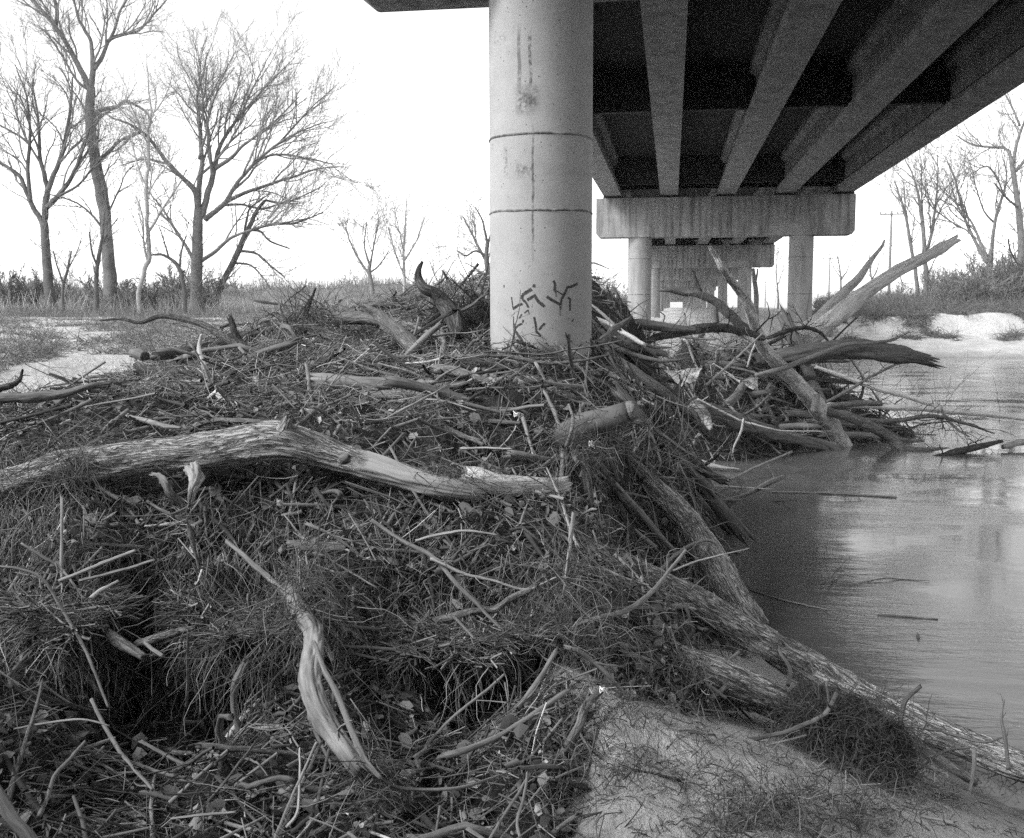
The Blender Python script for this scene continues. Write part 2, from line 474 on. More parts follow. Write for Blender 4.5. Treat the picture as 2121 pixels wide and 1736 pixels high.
def shore_dist(x, y):
    x = np.asarray(x, float); y = np.asarray(y, float); sh = x.shape
    p = np.stack([x.ravel(), y.ravel()], -1); best = np.full(len(p), 1e9); sg = np.zeros(len(p))
    for a, b in zip(SHORE[:-1], SHORE[1:]):
        ab = b - a; t = np.clip(((p - a) @ ab) / (ab @ ab), 0, 1); q = a + t[:, None] * ab; d = np.linalg.norm(p - q, axis=1)
        cr = ab[0] * (p[:, 1] - a[1]) - ab[1] * (p[:, 0] - a[0])
        m = d < best; best[m] = d[m]; sg[m] = np.sign(cr[m])
    return (best * np.where(sg == 0, 1, sg)).reshape(sh)

LAND = RBF([(-20, 40, 2.72), (-10, 40, 2.72), (-30, 38, 2.75), (0, 42, 2.3), (-10, 20, 2.5), (-5, 20, 2.25), (-7, 13, 2.2), (-3.5, 13, 1.9), (-5, 8, 1.6), (-5.5, 5.5, 1.2), (-3, 6.3, 1.0), (-1.3, 5.2, 0.6),
            (-0.35, 5.3, 1.42), (0, 4.5, 1.12), (-0.2, 4.0, 1.05), (0.5, 4.4, 0.9), (0.9, 5.6, 0.75), (0.2, 6.2, 0.8), (1.4, 5.4, 0.5), (-2, 4, 0.45), (-1, 4, 0.45), (-4, 4, 0.6), (-10, 8, 2.3), (0, 0, 0.9), (-2, 2, 0.6), (-1.5, 3, 0.4), (0, -10, 1.6), (2, 1, 0.8), (-10, 0, 2.2),
            (-1, 10, 1.2), (-1, 15, 1.3), (0, 25, 1.6), (1, 33, 1.8), (2, 42, 1.9), (4, 50, 2.0), (0, 60, 2.2), (5, 75, 2.3), (5, 90, 2.5), (15, 84, 2.75), (30, 88, 2.9), (60, 105, 3.0), (-30, 80, 2.7), (150, 150, 3.5), (-120, 100, 2.8), (-60, 30, 2.75), (-40, 0, 2.6), (0, 300, 3.0), (-300, 300, 3), (300, 400, 4), (0, -300, 2.5), (-10, 30, 2.62), (-20, 28, 2.65), (-15, 35, 2.66)])

def ground(x, y):
    d = shore_dist(x, y)
    base = LAND(x, y)
    r = np.hypot(x, y)
    base = np.where(r > 350, 2.9, base)
    base = base + 0.16 * fbm(x, y, 0.45, 4, 3) * np.clip(r / 8, 0.25, 1.4) + 0.05 * fbm(x, y, 2.2, 3, 8) + (0.10 * fbm(x, y, 3.6, 3, 9) - 0.05 * np.clip(fbm(x, y, 5.0, 2, 19) - 0.12, 0, 0.3) * 3) * (r < 12)
    far = np.clip((y - 20) / 30, 0, 1)
    sl = 0.42 * (1 - far) + 0.16 * far
    ramp_ = d * sl + 0.02 * fbm(x, y, 1.5, 2, 5)
    # cut bank on the far side
    cut = 1.5 * np.clip((d - 7.5 - 2.2 * fbm(x, y, 0.16, 3, 21)) / 2.0, 0, 1) * far
    up = np.minimum(base, ramp_ + cut)
    z = np.where(d > 0, up, np.maximum(d * 0.3, -1.0))
    return z

def grid_axis(segs):
    out = []
    for a, b, n in segs: out.append(np.linspace(a, b, n, endpoint=False))
    return np.append(np.concatenate(out), segs[-1][1])
gx = grid_axis([(-2500, -300, 10), (-300, -60, 24), (-60, -12, 60), (-12, -3, 60), (-3, 3.5, 110), (3.5, 12, 34), (12, 60, 70), (60, 300, 30), (300, 2500, 10)])
gy = grid_axis([(-1500, -60, 10), (-60, 0, 12), (0, 3, 16), (3, 8, 100), (8, 20, 70), (20, 60, 90), (60, 95, 90), (95, 300, 40), (300, 4000, 16)])
X, Y = np.meshgrid(gx, gy)
Z = ground(X, Y)
V = np.stack([X, Y, Z], -1).reshape(-1, 3)
nx, ny = len(gx), len(gy)
i = np.arange(ny - 1)[:, None] * nx; j = np.arange(nx - 1)[None]
Qg = np.stack([i + j, i + j + 1, i + nx + j + 1, i + nx + j], -1).reshape(-1, 4)
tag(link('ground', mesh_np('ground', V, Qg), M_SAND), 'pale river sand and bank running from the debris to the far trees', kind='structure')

mb = MB(); mb.add([(-40, -1500, 0), (2500, -1500, 0), (2500, 1500, 0), (-40, 1500, 0)], [(0, 1, 2, 3)])
tag(link('river_water', mb.mesh('river_water'), M_WATER), 'smooth grey murky river with faint ripples', kind='structure')

# ------------------------------------------------------------------ debris pile form
PC = []
def pc(*rows):
    for px, py, Zd in rows: PC.append(at(px, py, Zd))
pc((300, 742, 14), (450, 705, 13.5), (600, 690, 12.6), (750, 692, 12), (900, 695, 11.6), (1000, 690, 11.2), (1250, 690, 12), (1340, 690, 15), (1430, 705, 21), (1550, 725, 24), (1640, 752, 24.5), (1700, 790, 24))
pc((300, 800, 10.5), (500, 790, 9.8), (700, 775, 9.4), (900, 772, 9.3), (1100, 770, 9.3), (1300, 775, 10.6), (1350, 790, 14), (1560, 862, 22.8), (1660, 892, 23.2), (1500, 885, 22.4), (1430, 895, 21.8), (1750, 895, 23.5))
pc((-150, 900, 7.8), (100, 880, 7.8), (300, 860, 8), (500, 850, 8.0), (700, 850, 7.7), (900, 855, 7.5), (1100, 860, 7.5), (1250, 865, 8.0), (1360, 880, 9.6))
pc((-150, 985, 6.5), (0, 975, 6.5), (300, 945, 6.5), (500, 930, 6.55), (700, 940, 6.6), (900, 985, 6.75), (1100, 985, 6.9), (1230, 970, 7.3), (1330, 985, 9.2))
pc((-150, 1100, 6.0), (0, 1090, 5.9), (300, 1070, 6.1), (600, 1070, 6.1), (900, 1080, 6.1), (1100, 1080, 6.1), (1260, 1090, 7.2), (1370, 1130, 9.0))
pc((-150, 1250, 5.5), (0, 1250, 5.5), (200, 1235, 5.5), (420, 1225, 5.55), (600, 1230, 5.45), (800, 1230, 5.75), (1000, 1240, 5.75), (1150, 1240, 5.7), (1290, 1230, 7.4))
pc((0, 1400, 5.0), (200, 1410, 5.4), (320, 1420, 5.6), (480, 1420, 5.62), (640, 1400, 5.0), (850, 1400, 5.55), (1050, 1400, 5.55), (1150, 1400, 5.0))
pc((0, 1560, 4.4), (250, 1560, 5.15), (500, 1560, 5.35), (700, 1590, 4.5), (950, 1560, 5.05), (1150, 1570, 4.5))
pc((0, 1720, 3.9), (300, 1720, 4.05), (700, 1720, 4.05), (1000, 1720, 4.1), (1130, 1720, 4.1))
# edges that dive under the sand and the water
for p in [(-9, 3, 0.4), (-9, 8, 1.8), (-9, 14, 1.7), (-7.5, 12.5, 1.75), (-6.6, 14.5, 1.9), (-7, 10.5, 1.95), (-8, 9.5, 1.9), (-5, 17, 1.5), (-1, 17, 1.3), (-1, 27, 1.4), (3, 30, 0.5), (6, 29, -0.4), (9, 26, -0.9), (-6, 2.2, 0.6), (-2, 2.4, 0.4), (0, 2.6, 0.3), (0.3, 3.6, 0.2), (-0.25, 4.0, 0.75), (0.4, 4.6, 0.4), (-0.08, 4.85, 0.95), (0.05, 5.5, 1.05), (0.5, 5.4, 0.4), (0.9, 6.2, 0.3), (1.2, 7.3, -0.2), (0.8, 8.5, 0.15), (0.85, 9.8, -0.5), (0.5, 12.3, -0.6), (0.2, 14.5, -0.6), (0.1, 16.5, -0.7), (-0.05, 19, -0.7), (0.4, 20.4, -0.6), (2.5, 20.8, -0.6), (4.5, 21, -0.6), (6.5, 22, -0.8), (8, 23, -0.9), (3, 17, -1.5), (8, 16, -2), (5, 10, -2), (3, 6, -1.5), (2, 3, -1)]:
    PC.append(np.array(p, float))
PILE = RBF(PC)

def pile(x, y, detail=True):
    z = PILE(x, y)
    if detail: z = z + 0.26 * fbm(x, y, 1.7, 3, 31) + 0.2 * np.abs(fbm(x, y, 4.5, 3, 41)) - 0.05
    return z

def surface(x, y): return np.maximum(np.maximum(pile(x, y, False), ground(x, y)), 0.0)

def on(px, py, lift=0.03):
    d = at(px, py, 1.0) - EYE
    t = np.concatenate([np.arange(2.5, 12, 0.05), np.arange(12, 45, 0.15)])
    p = EYE + d * t[:, None]
    s = surface(p[:, 0], p[:, 1]) + lift
    k = np.argmax(p[:, 2] < s)
    return p[k] if p[k, 2] < s[k] else p[-1]

px_ = np.arange(-8.5, 8.6, 0.065); py_ = np.append(np.arange(2.6, 12, 0.05), np.arange(12, 29, 0.12))
X, Y = np.meshgrid(px_, py_)
Z = pile(X, Y) - 0.06
V = np.stack([X, Y, Z], -1).reshape(-1, 3); nx, ny = len(px_), len(py_)
i = np.arange(ny - 1)[:, None] * nx; j = np.arange(nx - 1)[None]
Qp = np.stack([i + j, i + j + 1, i + nx + j + 1, i + nx + j], -1).reshape(-1, 4)
G_ = ground(X, Y).ravel()
keep = (V[Qp][:, :, 2].max(1) > np.maximum(G_[Qp].min(1), 0) - 0.15)
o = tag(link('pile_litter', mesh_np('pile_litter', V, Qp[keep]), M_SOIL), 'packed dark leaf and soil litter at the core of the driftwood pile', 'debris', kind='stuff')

# high bank added out of view, behind and left, to shade the pile face
ex = np.arange(-12, 8.01, 0.25); ey = np.arange(-14, 3.6, 0.25); X, Y = np.meshgrid(ex, ey)
ang = np.degrees(np.arctan2(-(X - 0.3), Y - 1.0)); ang = np.where(ang < -110, ang + 360, ang)   # 0 ahead, 90 left, 180 behind
rr_ = np.hypot(X - 0.3, Y - 1.0); sm = lambda a, b, v: (lambda t: t * t * (3 - 2 * t))(np.clip((v - a) / (b - a), 0, 1))
Z = 0.3 + 4.9 * sm(2.4, 5.6, rr_ + 0.6 * fbm(X, Y, 0.8, 3, 88)) * sm(62, 100, ang) * (1 - sm(205, 240, ang)) + 0.2 * fbm(X, Y, 1.5, 3, 90)
V = np.stack([X, Y, Z], -1).reshape(-1, 3); nx, ny = len(ex), len(ey); i = np.arange(ny - 1)[:, None] * nx; j = np.arange(nx - 1)[None]
tag(link('shading_bank', mesh_np('shading_bank', V, np.stack([i + j, i + j + 1, i + nx + j + 1, i + nx + j], -1).reshape(-1, 4)), M_SOIL), 'dark bank added out of view to shade the foreground', kind='structure')

# ------------------------------------------------------------------ bridge
GX = [-2.35, -0.17, 2.0, 4.2, 6.38]
ZG, ZCT, ZCB = 7.36, 7.27, 5.77
PIERS = [10.23 + 31.4 * k for k in range(15)]

def cyl(mb, cx, cy, r, z0, z1, n=64, joints=()):
    zs = [z0]
    for zj in sorted(joints):
        if z0 < zj < z1: zs += [zj - 0.012, zj - 0.006, zj + 0.006, zj + 0.012]
    zs.append(z1); zs = np.array(sorted(zs))
    rr = np.full(len(zs), r)
    for zj in joints:
        rr[np.abs(zs - zj) < 0.008] = r + 0.006
    a = np.arange(n) * 2 * math.pi / n
    V = np.stack([cx + rr[:, None] * np.cos(a), cy + rr[:, None] * np.sin(a), np.broadcast_to(zs[:, None], (len(zs), n))], -1).reshape(-1, 3)
    i = np.arange(len(zs) - 1)[:, None] * n; j = np.arange(n)[None]; j2 = (j + 1) % n
    mb.add(V, np.stack([i + j, i + j2, i + n + j2, i + n + j], -1).reshape(-1, 4))

COLX = (-1.28, 4.88)
zj1 = float(at(1121, 281, 9.75)[2]); zj2 = float(at(1121, 436, 9.75)[2])
# stains on the near column, in column coordinates (x across, z up)
def colpt(px, py):
    p = at(px, py, 9.75); return float(p[0] + 1.28), float(p[2])
sx, _z = colpt(1110, 300)
seams = []
def seam(px, py0, py1, hw, soft, ds, l_, h_, k):
    x, z1 = colpt(px, py0); _, z0 = colpt(px, py1); seams.append((x, hw, z0, z1, soft, ds, l_, h_, k))
seam(1109, 250, 555, 0.013, 0.3, 14, 0.35, 0.55, 0.75)
seam(1106, 75, 200, 0.02, 0.1, 22, 0.42, 0.56, 0.8)
seam(1082, 60, 205, 0.022, 0.15, 16, 0.34, 0.5, 0.6)
seam(1098, 178, 252, 0.14, 0.13, 16, 0.36, 0.58, 0.85)
seam(1090, 338, 375, 0.10, 0.07, 20, 0.45, 0.6, 0.7)
seam(1048, 300, 372, 0.03, 0.1, 24, 0.44, 0.58, 0.6)
seam(1036, 70, 98, 0.10, 0.06, 26, 0.46, 0.6, 0.5)
seam(1178, 345, 370, 0.25, 0.08, 18, 0.5, 0.66, 0.5)
M_CONC_NEAR = concrete('near_column_concrete', 0.27, 0.37, 0.0, seams)
mjn, _nt, _b = mat('joint_line'); _n = noise_n(_nt, mapping(_nt, 'Object'), 12, 4); _nt.links.new(ramp(_nt, _n, [(0.4, 0.08), (0.65, 0.26)]), _b.inputs['Base Color'])
M_JOINT = mjn
capprof = lambda x0, x1: [(x0 + 0.12, ZCB), (x1 - 0.12, ZCB), (x1, ZCB + 0.14), (x1, ZCT), (x0, ZCT), (x0, ZCB + 0.14)]
labels_p = ['near concrete pier with round graffitied column rising from the debris', 'second concrete pier, wide stained cap beam on two round columns', 'third concrete pier, its cap seen just under the stained nearer cap', 'fourth concrete pier back along the row under the bridge', 'fifth concrete pier back along the row under the bridge']
col_me = None
for k, yp in enumerate(PIERS):
    r = empty('bridge_pier', (1.8, yp, 1.0)); tag(r, labels_p[k] if k < 5 else 'far concrete pier, small in the receding row under the bridge', 'bridge pier', 'far piers receding under the bridge' if k >= 5 else 'concrete piers under the bridge')
    base = np.array((1.8, yp, 1.0))
    mb = MB(); mb.prism(capprof(-2.98, 6.78) if k else [(-3.02, 6.03), (7.0, 6.03), (7.1, 6.2), (7.1, ZCT), (-3.3, ZCT), (-3.3, 6.26)], yp - 0.5, yp + 0.5)
    o = link('pier_cap', mb.mesh('pier_cap', base), M_CONC_CAP, r)
    if k < 4:
        bm = o.modifiers.new('bevel', 'BEVEL'); bm.width = 0.025; bm.segments = 2; bm.limit_method = 'ANGLE'
    for ci, cx in enumerate(COLX):
        rad = 0.5 if k == 0 else 0.462
        mb = MB()
        js = [zj1, zj2] if k == 0 else [3.55, 4.95]
        cyl(mb, 0, 0, rad, 0.0, (6.03 if k == 0 else ZCB) - 0.002, 96 if k == 0 else 32, [])
        o = link('column', mb.mesh('column', (0, 0, 0), True), M_CONC_NEAR if k == 0 else M_CONC, r)
        o.location = (cx - 1.8, 0, -1.0)
        if k < 2:
            for zz in js:
                mb = MB(); n = 96; aa = np.arange(n) * 2 * math.pi / n
                wob = 0.012 * np.array([float(vnoise(q * 3, zz, 4)) for q in aa])
                ring = []
                for dz, dr in ((-0.011, 0.001), (-0.004, 0.008), (0.004, 0.008), (0.011, 0.001)):
                    ring.append(np.stack([(rad + dr) * np.cos(aa), (rad + dr) * np.sin(aa), zz + dz + wob], -1))
                Vr = np.concatenate(ring); i = np.arange(3)[:, None] * n; j = np.arange(n)[None]; j2 = (j + 1) % n
                mb.add(Vr, np.stack([i + j, i + j2, i + n + j2, i + n + j], -1).reshape(-1, 4))
                jo = link('form_joint', mb.mesh('form_joint', (0, 0, 0), True), M_JOINT, o)
        if k == 0 and ci == 0: NEARCOL = o
    if k < 3:
        for gxx in GX:
            for sgn in (-1, 1):
                mb = MB(); mb.box(gxx - 0.36, gxx + 0.36, yp + sgn * 0.27 - 0.12, yp + sgn * 0.27 + 0.12, ZCT + 0.001, ZG - 0.002)
                link('bearing_pad', mb.mesh('bearing_pad', base), M_STEEL, r)

sup = empty('bridge_deck', (1.9, 10.23, 7.4)); tag(sup, 'concrete bridge superstructure of five long parallel girders under a dark deck', 'bridge')
SB = np.array((1.9, 10.23, 7.4))
gp = [(-0.34, 0), (0.34, 0), (0.34, 0.2), (0.11, 0.42), (0.11, 1.05), (0.26, 1.2), (0.26, 1.38), (-0.26, 1.38), (-0.26, 1.2), (-0.11, 1.05), (-0.11, 0.42), (-0.34, 0.2)]
gme = None
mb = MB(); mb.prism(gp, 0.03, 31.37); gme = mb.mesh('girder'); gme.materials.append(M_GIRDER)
dprof = lambda a, b: [(a, 0.35), (b, 0.35), (b, 1.37), (a, 1.37)]
dme = {}
for a, b in ((0.111, 2.06), ):
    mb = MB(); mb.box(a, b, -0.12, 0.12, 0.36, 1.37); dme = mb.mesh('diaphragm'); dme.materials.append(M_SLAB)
starts = [10.23 - 31.4] + PIERS[:-1]
for si, ys in enumerate(starts):
    for gi, gxx in enumerate(GX):
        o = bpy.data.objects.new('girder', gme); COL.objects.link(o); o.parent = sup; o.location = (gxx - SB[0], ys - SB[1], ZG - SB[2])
        if gi < 4 and si < 4:
            for dy in (0.9, 15.7, 30.5):
                o = bpy.data.objects.new('diaphragm', dme); COL.objects.link(o); o.parent = sup; o.location = (gxx - SB[0], ys + dy - SB[1], ZG - SB[2])
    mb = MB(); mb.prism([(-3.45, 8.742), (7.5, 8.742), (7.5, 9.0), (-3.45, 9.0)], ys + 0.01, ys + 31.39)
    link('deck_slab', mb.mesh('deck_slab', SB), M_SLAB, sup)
    for xx in (-3.4, 7.2):
        mb = MB(); mb.box(xx, xx + 0.25, ys + 0.01, ys + 31.39, 9.002, 9.85); link('parapet', mb.mesh('parapet', SB), M_CONC, sup)

# graffiti on the near column: strokes of dark paint lying on the round face
def gpx(x, y): return x / 7.5 + 989.7, y / 7.5 + 551.4
def cyl_hit(px, py, r=0.5035):
    d = at(px, py, 1.0) - EYE; ox, oy = EYE[0] + 1.28, EYE[1] - 10.23
    a = d[0] ** 2 + d[1] ** 2; b_ = 2 * (ox * d[0] + oy * d[1]); c_ = ox * ox + oy * oy - r * r
    t = (-b_ - math.sqrt(max(b_ * b_ - 4 * a * c_, 0))) / (2 * a); p = EYE + d * t
    return math.atan2(p[1] - 10.23, p[0] + 1.28), p[2]
STROKES = [([(520, 480), (532, 570), (545, 670)], 18), ([(545, 662), (620, 610), (690, 582)], 34), ([(872, 280), (868, 330)], 36), ([(835, 355), (760, 400), (690, 450)], 44),
           ([(690, 450), (682, 510)], 44), ([(685, 510), (740, 560), (785, 640)], 30), ([(765, 525), (870, 462)], 36), ([(872, 440), (930, 540), (1035, 625)], 42),
           ([(1175, 225), (1200, 280), (1192, 370), (1222, 400)], 34), ([(1210, 400), (1215, 475)], 9), ([(1220, 380), (1300, 430), (1340, 450)], 16),
           ([(1552, 270), (1460, 315), (1390, 330), (1365, 390), (1340, 450), (1308, 500)], 36), ([(1070, 470), (1150, 525), (1275, 592)], 38), ([(1302, 490), (1290, 600)], 26), ([(1275, 600), (1277, 765)], 8), ([(1293, 600), (1293, 680)], 8),
           ([(1405, 480), (1440, 520), (1430, 600), (1438, 690)], 30), ([(550, 780), (552, 940)], 12), ([(558, 890), (566, 1000), (556, 1110), (545, 1245)], 30), ([(640, 812), (682, 745)], 20), ([(720, 727), (782, 680)], 16), ([(780, 680), (797, 745)], 9),
           ([(702, 830), (697, 880)], 24), ([(690, 890), (620, 920), (575, 975)], 28), ([(575, 995), (660, 1120), (728, 1250)], 40), ([(872, 790), (896, 900), (912, 1035)], 30), ([(1042, 888), (990, 930), (948, 990)], 30), ([(915, 1015), (940, 1045), (978, 1085)], 32),
           ([(1050, 1190), (1090, 1250), (1145, 1320)], 32), ([(1492, 810), (1465, 865)], 14), ([(1350, 1220), (1350, 1300)], 18), ([(1430, 1140), (1475, 1200)], 13), ([(932, 1260), (928, 1320)], 16), ([(405, 290), (400, 330)], 18)]
for pts, wd in STROKES:
    P = np.array([cyl_hit(*gpx(*p)) for p in pts]); P[:, 0] *= 0.503
    n = max(5, int(np.linalg.norm(np.diff(P, axis=0), axis=1).sum() / 0.006))
    Pc = np.stack([np.interp(np.linspace(0, 1, n), np.linspace(0, 1, len(P)), P[:, c]) for c in (0, 1)], -1)
    T = norm(np.gradient(Pc, axis=0)); Nn = np.stack([-T[:, 1], T[:, 0]], -1)
    hw = wd / 7.5 * 9.75 / FPX / 2
    l = hw * (0.85 + 0.45 * rng.random(n)); r_ = hw * (0.85 + 0.45 * rng.random(n))
    A = Pc + Nn * l[:, None]; B = Pc - Nn * r_[:, None]
    f = lambda q: np.stack([0.5025 * np.cos(q[:, 0] / 0.503), 0.5025 * np.sin(q[:, 0] / 0.503), q[:, 1]], -1)
    f2 = lambda q: np.stack([0.499 * np.cos(q[:, 0] / 0.503), 0.499 * np.sin(q[:, 0] / 0.503), q[:, 1]], -1)
    Vv = np.concatenate([f(A), f(Pc), f(B), f2(A), f2(B)]); q = []
    for k in range(n - 1):
        q += [(k, k + 1, n + k + 1, n + k), (n + k, n + k + 1, 2 * n + k + 1, 2 * n + k), (k, 3 * n + k, 3 * n + k + 1, k + 1), (2 * n + k, 2 * n + k + 1, 4 * n + k + 1, 4 * n + k)]
    link('graffiti_stroke', mesh_np('graffiti_stroke', Vv, q, smooth=False), M_PAINT, NEARCOL)

# ------------------------------------------------------------------ logs and branches
def far_depth(px, py, Zd):
    return Zd + (min(max((935 - py) / 60, 0), 1) * 1.0 if (Zd > 16.9 and Zd < 24 and px > 1355) else 0)

def wood_piece(name, label, pts, m, sides=10, jag=(0.5, 0.5), ridge=0.0, twigs=0, lift=None, cat='branch', group=None, rough=0.12, oval=0.0, wob=0.32, tl=0.5, parts=None):
    """pts: (px, py, width px[, depth m]); without a depth the piece lies on the surface below it"""
    P = []; 
    for p in pts:
        px, py, wd = p[:3]
        if len(p) > 3: Zd = far_depth(px, py, p[3]); q = at(px, py, Zd)
        else:
            lf = (0.04 if lift is None else lift)
            q = on(px, py, lf); Zd = float((q - EYE) @ (RN @ np.array([0, 0, -1.0])))
        P.append(np.append(q, wd * Zd / FPX / 2))
    P = np.array(P); 
    if len(P[0]) == 4 and len(pts[0]) == 3:   # keep surface pieces from zigzagging in depth
        d = P[:, :3] - EYE; Zs = np.linalg.norm(d, axis=1); k = np.arange(len(Zs))
        fit = np.polyval(np.polyfit(k, Zs, 1 if len(Zs) < 4 else 2), k); fit = np.minimum(fit, Zs + 0.02)
        P[:, :3] = EYE + d / Zs[:, None] * fit[:, None]
    L = np.linalg.norm(np.diff(P[:, :3], axis=0), axis=1).sum(); Rm = P[:, 3].mean()
    n = int(min(max(L / max(Rm * (0.35 if ridge else 0.9), 0.012), 8), 260))
    C = catmull(P, n); C[:, 3] = np.maximum(C[:, 3], 0.0015)
    sd_ = abs(hash(label)) % 9973 if False else (sum(ord(ch) * (i_ + 1) for i_, ch in enumerate(label)) % 9973)
    s = np.arange(n) * (L / n)
    env = np.sin(np.linspace(0, math.pi, n)) ** 0.5
    for c in range(3): C[:, c] += wob * Rm * 2 * env * (vnoise(s / max(Rm * 9, 0.05), sd_ + c * 7.7 + 0 * s, sd_) + 0.5 * vnoise(s / max(Rm * 3.5, 0.03), sd_ + c * 3.1 + 0 * s, sd_ + 2))
    base = C[n // 2, :3].copy()
    mb = MB(); limb(mb, C[:, :3], C[:, 3], sides, rough, jag, sd_ % 97, ridge, oval)
    lr = random.Random(sd_)
    for t in range(twigs):
        f = lr.uniform(0.15, 0.95); k = int(f * (n - 1)); p0 = C[k, :3]; T = norm(C[min(k + 1, n - 1), :3] - C[max(k - 1, 0), :3])
        dirn = norm(T * lr.uniform(0.3, 1.0) + np.array([lr.gauss(0, 1), lr.gauss(0, 1), lr.gauss(0.3, 0.8)]) * 0.6)
        ll = tl * lr.uniform(0.3, 1.0) * min(L, 2.5); rr = min(C[k, 3] * 0.5, 0.02) * lr.uniform(0.4, 1); rr = max(rr, 0.0025)
        pp = paths(p0[None], dirn[None], np.array([ll]), 8, 0.22, 0.02)[0]
        limb(mb, pp, np.linspace(rr, rr * 0.35, 8), 5, 0.03, (0, 0), t)
        for u in range(2):
            kk = lr.randint(3, 6); dd = norm(norm(pp[kk] - pp[kk - 1]) + rng.normal(size=3) * 0.6)
            p2 = paths(pp[kk][None], dd[None], np.array([ll * 0.45]), 5, 0.2)[0]; limb(mb, p2, np.linspace(rr * .6, rr * .25, 5), 4, 0, (0, 0), u)
    o = link(name, mb.mesh(name, base, True), m); o.location = base
    tag(o, label, cat, group)
    return o, C

W = wood_piece
bl, blC = W('fallen_log', 'big bark-covered log lying across the debris from the left edge', [(-120, 1015, 66, 6.15), (0, 1003, 66, 6.15), (75, 985, 70, 6.15), (150, 966, 72, 6.15), (300, 948, 73, 6.15), (433, 936, 76, 6.15), (567, 914, 84, 6.15), (667, 936, 70, 6.2), (719, 952, 60, 6.2), (836, 988, 54, 6.15), (936, 1012, 46, 6.15), (990, 1020, 36, 6.2)], M_LOG, 72, (0, 0.6), 0.012, 0, cat='log', wob=0.1)
def child_limb(parent, name, pts, m, sides=10, jag=(0, 0), rough=0.08, ridge=0):
    P = np.array([np.append(at(p[0], p[1], p[3]), p[2] * p[3] / FPX / 2) for p in pts]); n = max(8, int(6 * len(P))); C = catmull(P, n)
    mb = MB(); limb(mb, C[:, :3], np.maximum(C[:, 3], 0.002), sides, rough, jag, 3, ridge)
    o = link(name, mb.mesh(name, parent.location, True), m, parent); return o
child_limb(bl, 'branch_stub', [(575, 905, 46, 6.1), (588, 886, 30, 6.1), (596, 868, 20, 6.08)], M_BARK, 18, (0, 0.6), 0.1)
child_limb(bl, 'knot', [(712, 950, 24, 6.02), (718, 948, 20, 5.97), (722, 946, 8, 5.95)], M_DARK, 14, (0, 0.8), 0.2)

W('fallen_log', 'short pale log showing just right of the big bark log end', [(965, 985, 34, 6.2), (990, 988, 46, 6.2), (1030, 1000, 46, 6.2), (1110, 1006, 40, 6.3), (1170, 1002, 30, 6.4)], M_TRUNK, 28, (0.5, 0.5), 0.004, cat='log')
st, stC = W('fallen_log', 'smooth dark cut log stub pointing up right out of the debris', [(1175, 905, 62, 7.2), (1205, 888, 62, 7.0), (1240, 876, 58, 6.9), (1280, 862, 50, 6.8), (1302, 853, 46, 6.75)], M_SMOOTH, 40, (0, 0), 0.0, cat='log', rough=0.03, wob=0.05)
child_limb(st, 'cut_end', [(1303, 853, 44, 6.75), (1309, 851, 43, 6.745), (1313, 850, 40, 6.74)], M_GREY, 24, (0, 0.3), 0.06)
W('dead_snag', 'horn-shaped dark snag curving up against the sky left of the column', [(875, 542, 5, 10.9), (867, 560, 12, 10.9), (868, 580, 17, 10.9), (882, 598, 21, 10.8), (905, 608, 25, 10.8), (920, 628, 30, 10.8), (938, 656, 34, 10.7), (955, 695, 34, 10.6)], M_BARK_DARK, 20, (0.5, 0), 0.008, cat='snag')
W('leaning_log', 'broken log leaning up left out of the debris beside the horn-shaped snag', [(766, 642, 14, 10.1), (782, 654, 24, 10.1), (805, 674, 28, 10), (835, 702, 32, 9.9), (866, 728, 34, 9.8)], M_BARK_MID, 24, (1.8, 0), 0.008, cat='log')
W('arched_branch', 'long dark branch arching over the left sand bank', [(207, 664, 3, 12.5), (250, 661, 6, 12.4), (293, 668, 8, 12.3), (335, 655, 10, 12.2), (400, 666, 13, 12), (450, 690, 15, 11.8), (500, 720, 15, 11.5), (530, 742, 14, 11.3)], M_BARK_DARK, 12, (0.3, 0), 0.004, 2)
W('broken_stump', 'short dark broken stump standing at the end of the arched branch', [(479, 664, 11, 11.2), (487, 690, 14, 11.2), (500, 712, 15, 11.2), (514, 735, 17, 11.1)], M_BARK_DARK, 16, (1.6, 0), 0.006, cat='stump')
W('dark_branch', 'thick dark branch reaching in from the left edge and tapering right', [(-60, 826, 22, 6.9), (0, 824, 21, 6.85), (60, 823, 21, 6.8), (110, 820, 19, 6.8), (160, 808, 13, 6.8), (200, 797, 9, 6.8), (230, 794, 6, 6.8)], M_DARK, 20, (0, 0.8), 0.003)
W('dark_branch', 'gnarled dark root curling up at the left edge above the thick dark branch', [(46, 769, 5, 7.1), (42, 786, 9, 7.1), (22, 800, 13, 7.1), (-5, 808, 16, 7.1), (-40, 822, 18, 7.1)], M_BARK_DARK, 12, (0.8, 0), 0.003, 1)
W('pale_root', 'pale bleached root standing curved in the left debris', [(417, 693, 5, 10.2), (413, 715, 8, 10.2), (416, 740, 11, 10.1), (428, 775, 12, 10), (434, 805, 11, 9.8)], M_PALE, 12, (0.5, 0), 0, 0)
W('pale_log', 'small pale sawn log lying end-on in the left debris', [(452, 818, 12, 8.4), (470, 832, 14, 8.3), (490, 848, 15, 8.2), (508, 862, 16, 8.1)], M_PALE, 16, (0, 0.2), 0, 0, cat='log')
W('loose_stick', 'straight grey stick slanting up right behind the big bark log', [(178, 922, 7, 7.2), (220, 886, 8, 7.4), (265, 850, 9, 7.6)], M_GREY, 8)
W('forked_branch', 'grey forked branch sloping down to the right in the left debris', [(187, 826, 4), (225, 842, 6), (262, 860, 8), (305, 872, 11), (340, 883, 11), (375, 886, 6)], M_GREY, 10, twigs=3)
